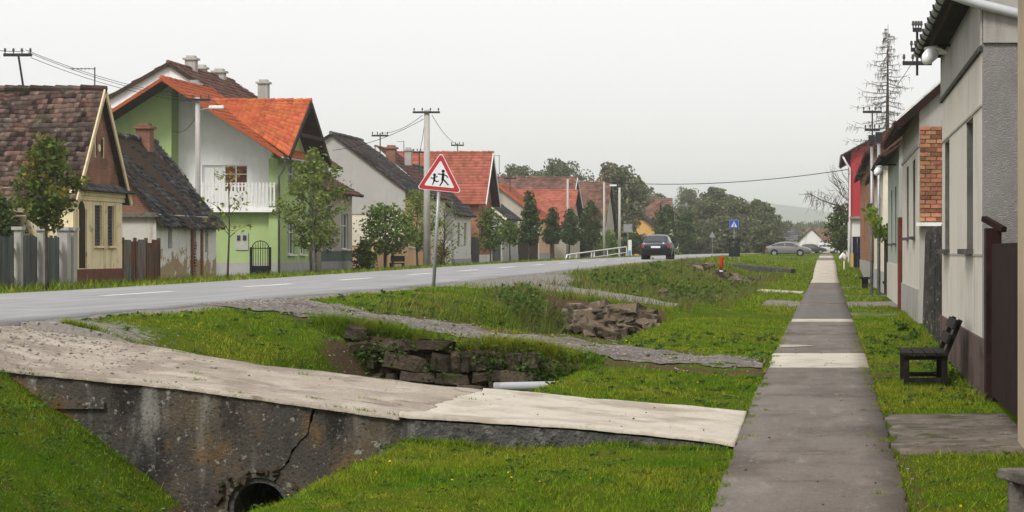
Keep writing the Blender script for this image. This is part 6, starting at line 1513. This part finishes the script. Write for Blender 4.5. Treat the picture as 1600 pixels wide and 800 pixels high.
def car(name, label, spec, loc, heading, paint, plate=True, dark_low=None):
    t = thing(name, label, 'car', loc)
    c, s = math.cos(heading), math.sin(heading); L = spec['L']
    def T(p): 
        x, y = p[0], p[1] - L/2
        return (loc[0] + x*c - y*s, loc[1] + x*s + y*c, loc[2] + p[2])
    st = np.array(spec['st'])
    def ring(a):
        zu, zb_, zt, w, wt = a[1:]
        half = [(0, zu), (w*.86, zu), (w*.97, zu + .10), (w, zu + (zb_-zu)*.5), (w*.985, zb_ - .05), (w*.95, zb_), (wt + (w*.95-wt)*.12, zt - (zt-zb_)*.1), (wt*.86, zt), (0, zt + .018)]
        return half + [(-x, z) for x, z in half[-2:0:-1]]
    ys_ = np.linspace(0, L, 44); ys_ = np.unique(np.concatenate([ys_, st[:, 0]]))
    vs = []; fs = []; n = None
    for y in ys_:
        a = [np.interp(y, st[:, 0], st[:, k]) for k in range(6)]; rr = ring(a); n = len(rr)
        vs += [T((x, y, z)) for x, z in rr]
    for i in range(len(ys_)-1):
        for k in range(n): fs.append((i*n+k, i*n+(k+1) % n, (i+1)*n+(k+1) % n, (i+1)*n+k))
    fs += [tuple(range(n))[::-1], tuple((len(ys_)-1)*n + k for k in range(n))]
    mb = MB(); mb.add(vs, fs); body = mb.build('body', paint, t, smooth=True)
    md = body.modifiers.new('split', 'EDGE_SPLIT'); md.split_angle = math.radians(35)
    def P(y, sg, f):   # point on the cabin side, f from belt to roof
        a = [np.interp(y, st[:, 0], st[:, k]) for k in range(6)]; zu, zb_, zt, w, wt = a[1:]
        x = w*.95 + (wt + (w*.95-wt)*.12 - w*.95)*f; z = zb_ + (zt - (zt-zb_)*.1 - zb_)*f
        return T((sg*(x + .008), y, z + .004))
    for sg in (-1, 1):
        for (a, b, f0, f1) in spec['side']:
            mb = MB(); yy = np.linspace(a, b, 5)
            for i in range(4): mb.quad(P(yy[i], sg, f0), P(yy[i+1], sg, f0), P(yy[i+1], sg, f1), P(yy[i], sg, f1))
            mb.build('side_window', M['car_glass'], t)
    for nm, (a, b) in (('rear_window', spec['rear']), ('windscreen', spec['front'])):
        mb = MB(); yy = np.linspace(a, b, 5)
        def Q(y, sg):
            aa = [np.interp(y, st[:, 0], st[:, k]) for k in range(6)]; return T((sg*aa[5]*.84, y + (-.008 if nm == 'rear_window' else .008), aa[3] + .012))
        def C_(y):
            aa = [np.interp(y, st[:, 0], st[:, k]) for k in range(6)]; return T((0, y + (-.008 if nm == 'rear_window' else .008), aa[3] + .03))
        for i in range(4):
            mb.quad(Q(yy[i], -1), C_(yy[i]), C_(yy[i+1]), Q(yy[i+1], -1)); mb.quad(C_(yy[i]), Q(yy[i], 1), Q(yy[i+1], 1), C_(yy[i+1]))
        mb.build(nm, M['car_glass'], t)
    def bx(x0, x1, y0, y1, z0, z1, nm, m, par=None, bevel=0):
        mb = MB(); mb.box(x0, x1, y0, y1, z0, z1); mb.v = [T(p) for p in mb.v]; return mb.build(nm, m, par or t, bevel=bevel)
    W = max(st[:, 4])
    for y in spec['wb']:
        for sg in (-1, 1):
            mb = MB(); mb.tube([T((sg*(W-.28), y, spec['R']+.03)), T((sg*(W+.004), y, spec['R']+.03))], spec['R']+.055, 22); mb.build('wheel_arch', M['rubber'], t)
            mb = MB(); mb.tube([T((sg*(W-.19), y, spec['R'])), T((sg*(W-.0), y, spec['R'])), T((sg*(W+.012), y, spec['R']))], [spec['R'], spec['R'], spec['R']*.9], 22); wh = mb.build('wheel', M['rubber'], t)
            mb = MB(); mb.tube([T((sg*(W+.01), y, spec['R'])), T((sg*(W+.016), y, spec['R']))], spec['R']*.62, 18); mb.build('rim', M['alloy'], wh)
            for k in range(5):
                a = k*2*math.pi/5; mb = MB(); r_ = spec['R']*.42
                mb.tube([T((sg*(W+.0165), y + r_*math.cos(a), spec['R'] + r_*math.sin(a))), T((sg*(W+.019), y + r_*math.cos(a), spec['R'] + r_*math.sin(a)))], spec['R']*.13, 8); mb.build('rim_gap', M['rubber'], wh)
    bx(-W*.9, W*.9, -.07, .10, .40, .60, 'rear_bumper', dark_low or paint, bevel=.03); bx(-W*.8, W*.8, L-.12, L+.06, .32, .54, 'front_bumper', dark_low or paint, bevel=.03)
    for sg in (-1, 1):
        x0, x1 = sorted((sg*W*.97, sg*W*.76)); bx(x0, x1, -.03, .16, .66, .82, 'tail_light', M['tail_red'], bevel=.01)
        x0, x1 = sorted((sg*W*.84, sg*W*.5)); bx(x0, x1, L-.22, L-.02, .58, .70, 'headlight', M['lamp_clear'], bevel=.02)
        x0, x1 = sorted((sg*W*.97, sg*(W+.13))); ym = spec['front'][1] - .38; bx(x0, x1, ym, ym+.1, .95, 1.06, 'wing_mirror', dark_low or paint, bevel=.02)
    if plate: bx(-.26, .26, -.05, -.02, .66, .77, 'number_plate', M['white_paint'])
    return t, T
hz = float(zroad(130)) - .03
tc, T_ = car('hatchback', 'dark navy hatchback driving away along the road', HATCH, (-9.55, 130, hz), 0, car_paint('navy_paint', (.006, .010, .034)), dark_low=mat('bumper_black', (.014, .014, .016), rough=.5))
mb = MB(); mb.tube([T_((.43, .03, .93)), T_((.43, .0, .935))], .055, 12); mb.build('badge', M['lamp_clear'], tc)
car('liftback', 'metallic grey saloon parked side on by the far footway', SEDAN, (XY(1232, 228), 228, 1.13), -math.pi/2, car_paint('grey_paint', (.15, .147, .148)))
car('parked_car', 'dark teal car parked half hidden behind the grey saloon', SEDAN, (XY(1180, 292), 292, 1.38), -math.pi/2, car_paint('teal_paint', (.025, .04, .05)), plate=False)
car('parked_car', 'small white car far off at the footway end', HATCH, (XY(1292, 345), 345, 1.3), -math.pi/2.6, car_paint('white_car', (.6, .6, .6)), plate=False)
car('parked_car', 'far black car left of the small white one', HATCH, (XY(1270, 330), 330, 1.25), -math.pi/2, car_paint('black_car', (.02, .018, .02)), plate=False)

# ------------------------------------------------------------------ signs and street furniture
def rounded(pts, r, n=5):
    out = []; k = len(pts)
    for i in range(k):
        p, a, b = Vector(pts[i]), Vector(pts[i-1]), Vector(pts[(i+1) % k])
        u, v = (a-p).normalized(), (b-p).normalized(); ang = u.angle(v); d = r/math.tan(ang/2)
        s, e = p + u*d, p + v*d; ctr = p + (u+v).normalized()*(r/math.sin(ang/2))
        for j in range(n+1):
            q = (s-ctr).lerp(e-ctr, j/n).normalized()*r + ctr; out.append((q.x, q.y))
    return out
YS = 48.0
M['sign_red'] = mat('sign_red', (.42, .012, .018), [((.33, .012, .016), 3, .45, .65, .6)], rough=.4, spec=.5)
M['sign_white'] = mat('sign_white', (.66, .67, .68), [((.55, .55, .55), 3, .5, .7, .4)], rough=.45, spec=.4)
sg_ = thing('warning_sign', 'red triangular children crossing sign on a leaning grey post', 'sign', (XY(677, YS), YS, ZY(448, YS)))
def zq(zx, zy): return (640 + zx/3.333, 220 + zy/3.333)
def flat(pts, y, thick=.0):
    return [(XY(a, YS), y, ZY(b, YS)) for a, b in pts]
def plate(name, pts, y, thick, m, parent):
    mb = MB(); mb.extrude(flat(pts, y), (0, thick, 0)); return mb.build(name, m, parent)
outer = [zq(167, 58), zq(39, 250), zq(274, 273)]
rim = rounded(outer, 3.6); plate('backing', rim, YS-.06, .02, M['sign_white'], sg_)
def inset(pts, f):
    cx = sum(p[0] for p in pts)/3; cy = sum(p[1] for p in pts)/3; return [(cx + (x-cx)*f, cy + (y-cy)*f) for x, y in pts]
red = plate('red_border', rounded(inset(outer, .955), 3.2), YS-.064, .003, M['sign_red'], sg_)
plate('white_field', rounded(inset(outer, .68), 1.6), YS-.068, .003, M['sign_white'], sg_)
def stroke_pic(name, segs, heads, y, parent, conv, m=None):
    mb = MB()
    for a, b, w in segs:
        a, b = Vector(conv(*a)), Vector(conv(*b)); d = (b-a).normalized(); nn = Vector((-d.y, d.x))*w/3.333; a -= d*w*.15; b += d*w*.15
        mb.extrude([(XY(p.x, YS), y, ZY(p.y, YS)) for p in (a+nn, b+nn, b-nn, a-nn)], (0, .002, 0))
    for (hx, hy), r in heads:
        mb.extrude([(XY(q[0], YS), y, ZY(q[1], YS)) for q in [conv(hx + r*math.cos(k*.524), hy + r*math.sin(k*.524)) for k in range(12)]], (0, .002, 0))
    o = mb.build(name, m or M['black'], parent); return o
for nm, segs, heads in (('adult_figure', [((178, 172), (175, 203), 6.5), ((176, 176), (152, 173), 3), ((179, 176), (196, 184), 3), ((196, 184), (203, 193), 2.6), ((175, 200), (172, 216), 4.2), ((172, 216), (161, 233), 3.4), ((177, 200), (190, 214), 4.2), ((190, 214), (204, 230), 3.4)], [((178, 159), 8.5)]),
                        ('child_figure', [((132, 189), (131, 208), 5.5), ((132, 192), (118, 197), 2.4), ((118, 197), (114, 190), 2), ((133, 191), (148, 186), 2.4), ((131, 206), (128, 217), 3.4), ((128, 217), (122, 228), 2.8), ((133, 206), (143, 213), 3.4), ((143, 213), (154, 210), 2.6)], [((133, 178), 8)])):
    o = stroke_pic(nm, segs, heads, YS-.0705, sg_, zq); o['kind'] = 'stuff'
mb = MB(); p0, p1 = Vector((XY(676.5, YS), YS, ZY(452, YS)-.2)), Vector((XY(687.5, YS), YS, ZY(262, YS))); mb.tube([p0, p1], .036, 10); mb.build('post', M['zinc'], sg_, smooth=True)

YB = 155.0
bs = thing('crossing_sign', 'blue square pedestrian crossing sign above the dark litter bin', 'sign', (XY(1147, YB), YB, .9))
def sq(name, x0, x1, z0, z1, y, m):
    mb = MB(); mb.extrude([(x0, y, z0), (x1, y, z0), (x1, y, z1), (x0, y, z1)], (0, .02, 0)); return mb.build(name, m, bs)
xc = XY(1147, YB); zc = ZY(350.5, YB); hs = 7.0*YB/F
M['sign_blue'] = mat('sign_blue', (.012, .06, .36), rough=.35, spec=.5)
sq('backing', xc-hs, xc+hs, zc-hs, zc+hs, YB, mat('sign_rim', (.25, .38, .6), rough=.4)); sq('blue_field', xc-hs*.92, xc+hs*.92, zc-hs*.92, zc+hs*.92, YB-.022, M['sign_blue'])
mb = MB(); mb.extrude([(xc-hs*.68, YB-.03, zc-hs*.6), (xc+hs*.68, YB-.03, zc-hs*.6), (xc, YB-.03, zc+hs*.68)], (0, .005, 0)); mb.build('white_triangle', M['sign_white'], bs)
YS_keep = YS; YS = YB
def cq(a, b): return (xc*F/YB + VX + a*7/100, (350.5) - b*7/100)
YS = YB
o = stroke_pic('walker_figure', [((0, 10), (0, -18), 2.2), ((0, -15), (-20, -52), 1.6), ((0, -15), (18, -52), 1.6), ((0, 8), (18, -8), 1.2)], [((0, 28), 11)], YB-.036, bs, cq); o['kind'] = 'stuff'
YS = YS_keep
MB().tube([(xc, YB+.04, 1.0), (xc, YB+.04, zc+hs)], .032, 8).build('post', M['zinc'], bs)
lb = thing('litter_bin', 'dark square litter bin on legs under the blue sign', 'bin', (xc, YB-1, .9))
bx0, bx1 = XY(1139, YB-1), XY(1156, YB-1); z0, z1, z2, z3 = ZY(401, YB-1), ZY(386, YB-1), ZY(377, YB-1), ZY(373, YB-1)
bm_ = mat('bin_dark', (.018, .022, .027), [((.04, .045, .05), 6, .5, .7, .6)], rough=.6)
MB().box(bx0, bx1, YB-1.35, YB-.65, z0, z1).build('body', bm_, lb, bevel=.02)
MB().box(bx0-.12, bx1+.12, YB-1.45, YB-.55, z2, z3).build('roof', bm_, lb, bevel=.02)
for x in (bx0+.06, bx1-.06):
    for y in (YB-1.3, YB-.7):
        MB().box(x-.03, x+.03, y-.03, y+.03, z1, z2).build('roof_post', bm_, lb); MB().box(x-.03, x+.03, y-.03, y+.03, z0-.35, z0).build('leg', M['zinc'], lb)
MB().box(bx0+.35, bx1-.12, YB-1.3, YB-.8, z1, z1+.28).build('ash_tray', bm_, lb)
hy = 109.0; hx = XY(1127, hy); hb = ZY(428, hy)
hp = thing('hydrant_post', 'slim red marker post in the weeds of the ditch', 'post', (hx, hy, hb))
MB().tube([(hx, hy, hb-.2), (hx, hy, hb+.25)], .07, 10).build('base', M['black'], hp); MB().tube([(hx, hy, hb+.1), (hx, hy, hb+.18)], .085, 10).build('white_band', M['white_paint'], hp)
MB().tube([(hx, hy, hb+.25), (hx, hy, hb+.35), (hx, hy, hb+.72), (hx, hy, hb+.82), (hx, hy, hb+.87)], [.05, .085, .09, .07, .02], 10).build('shaft', mat('hydrant_red', (.48, .03, .015), rough=.5), hp, smooth=True)
# sign backs
for (px, py0, py1, pb, Y, kind, lab) in ((981, 350, 363, 404, 196, 'square', 'grey back of a square sign beside the white railing'), (1113, 361, 371, 396, 250, 'tri', 'grey back of a small triangular sign before the tree mass')):
    x = XY(px, Y); t = thing('sign_back', lab, 'sign', (x, Y, ZY(pb, Y))); zt, zb2 = ZY(py0, Y), ZY(py1, Y); w = 7*Y/F if kind == 'square' else 4.5*Y/F
    mb = MB(); mb.extrude([(x-w, Y, zb2), (x+w, Y, zb2), (x+w, Y, zt), (x-w, Y, zt)] if kind == 'square' else [(x-w, Y, zb2), (x+w, Y, zb2), (x, Y, zt)], (0, .03, 0)); mb.build('plate', M['grey_metal'], t)
    MB().tube([(x, Y+.06, ZY(pb, Y)-.2), (x, Y+.06, zt)], .03, 8).build('post', M['zinc'], t)
# white railing at the far verge
wr = thing('white_railing', 'white tubular railing rising along the far verge left of the car', 'railing', (-17, 170, .9))
def rz_(y, k=0): return np.interp(y, [150, 190], [1.40, 1.95]) - k
mb = MB(); mb.tube([(-17, 149.5, 1.05), (-17, 150.3, 1.38), (-17, 152, rz_(152)), (-17, 190, rz_(190)), (-17, 195, 2.0), (-17, 195.2, 1.0)], .045, 8); mb.build('top_rail', M['white_paint'], wr)
MB().tube([(-17, 152, rz_(152, .42)), (-17, 195, rz_(190, .42))], .035, 8).build('mid_rail', M['white_paint'], wr)
for y in (152, 156, 166, 168, 178, 188): MB().tube([(-17, y, .5), (-17, y, rz_(y))], .045, 8).build('post', M['white_paint'], wr)
ws_ = thing('white_kiosk_post', 'white and teal post at the end of the white railing', 'post', (-17, 198, .9)); MB().box(-17.15, -16.85, 198, 198.3, .8, 2.6).build('column', M['white_paint'], ws_); MB().box(-17.1, -16.9, 197.95, 198, 1.0, 1.7).build('teal_panel', mat('teal', (.10, .3, .32)), ws_)
# garden bench and letter box things on the far verge
vb = thing('verge_bench', 'dark low bench on the grass before the peach wall', 'bench', (-21.5, 118, .6))
Yv = 120; xa, xb2 = XY(608, Yv), XY(630, Yv)
MB().box(xa, xb2, Yv, Yv+.4, .98, 1.04).build('seat', M['wood_dark'], vb); MB().box(xa, xb2, Yv+.4, Yv+.45, 1.1, 1.4).build('backrest', M['wood_dark'], vb)
for x in (xa+.05, xb2-.05): MB().box(x-.04, x+.04, Yv+.05, Yv+.4, .5, .98).build('leg', M['wood_dark'], vb)

# ------------------------------------------------------------------ far end of the street and hills
def far_house(label, px, Y, w, d, ze, zr, wm_, rm, street=False):
    X = XY(px, Y); zb = 1.35
    (gable_street if street else gable_side)('distant_house', label, *( (X + w/2, Y, Y + d) if street else (X - w/2, X + w/2, Y, Y + d)), zb, zb + ze, zb + zr, *((w,) if street else ()), wm_, rm, tile=.8, jit=.3, group='distant houses')
far_house('distant pale gabled house straight above the grey saloon', 1268, 440, 4.6, 9, 2.4, 4.6, M['dirty_white'], M['tile_grey'])
far_house('distant house with reddish roof right of the pale gable', 1292, 480, 6, 10, 2.6, 4.9, M['cream'], M['tile_brown'], True)
far_house('distant long roofed house left of the pale gable', 1244, 520, 7, 12, 2.8, 5.2, M['dull_plaster'], M['tile_brown'], True)
far_house('distant white wall house left behind the grey saloon', 1222, 400, 5, 9, 2.2, 4.2, M['cream'], M['tile_grey'], True)
for y_, base, amp, nm in ((5000, 1, 1, 'hills'),):
    xs_ = np.linspace(-5400, 2900, 260); n = len(xs_)
    px = VX + F*xs_/y_
    top = np.interp(px, [-2500, 0, 700, 1000, 1180, 1260, 1330, 1500, 3500], [66, 83, 98, 110, 110, 95, 72, 62, 57]) + 2.4*np.sin(xs_*.013) + 1.3*np.sin(xs_*.04 + 1) + rng.uniform(-.4, .4, n)
    rows = [(y_ - 260, .0), (y_ - 170, .35), (y_ - 80, .75), (y_, 1.0), (y_ + 200, .8)]
    V = np.concatenate([np.stack([xs_, np.full(n, yy) + 20*np.sin(xs_*.02), 1.3 + (top*f if f else -1.5)*np.ones(n) + (rng.uniform(-1, 1, n) if f else 0)], 1) for yy, f in rows])
    id_ = np.arange(len(V)).reshape(len(rows), n)
    o = np_mesh(nm, V, np.stack([id_[:-1,:-1].ravel(), id_[:-1,1:].ravel(), id_[1:,1:].ravel(), id_[1:,:-1].ravel()], 1), mat('hill_wood', (.05, .065, .03), [((.08, .08, .035), .02, .45, .6, .8)], rough=1), smooth=True)
    tag(o, kind='structure')

# ------------------------------------------------------------------ haze
HAZE = .00036
mb = MB(); mb.box(-5900, 3300, -60, 6300, -3.0, 125)
hm = bpy.data.materials.new('haze_air'); hm.use_nodes = True; hn = hm.node_tree; hn.nodes.remove(hn.nodes['Principled BSDF'])
pv = hn.nodes.new('ShaderNodeVolumePrincipled'); pv.inputs['Density'].default_value = HAZE; pv.inputs['Color'].default_value = (.985, .99, 1.0, 1); pv.inputs['Anisotropy'].default_value = 0.8
hn.links.new(pv.outputs[0], hn.nodes['Material Output'].inputs['Volume'])
o = mb.build('haze', hm); tag(o, 'thin pale haze over the whole street', 'haze', kind='stuff')
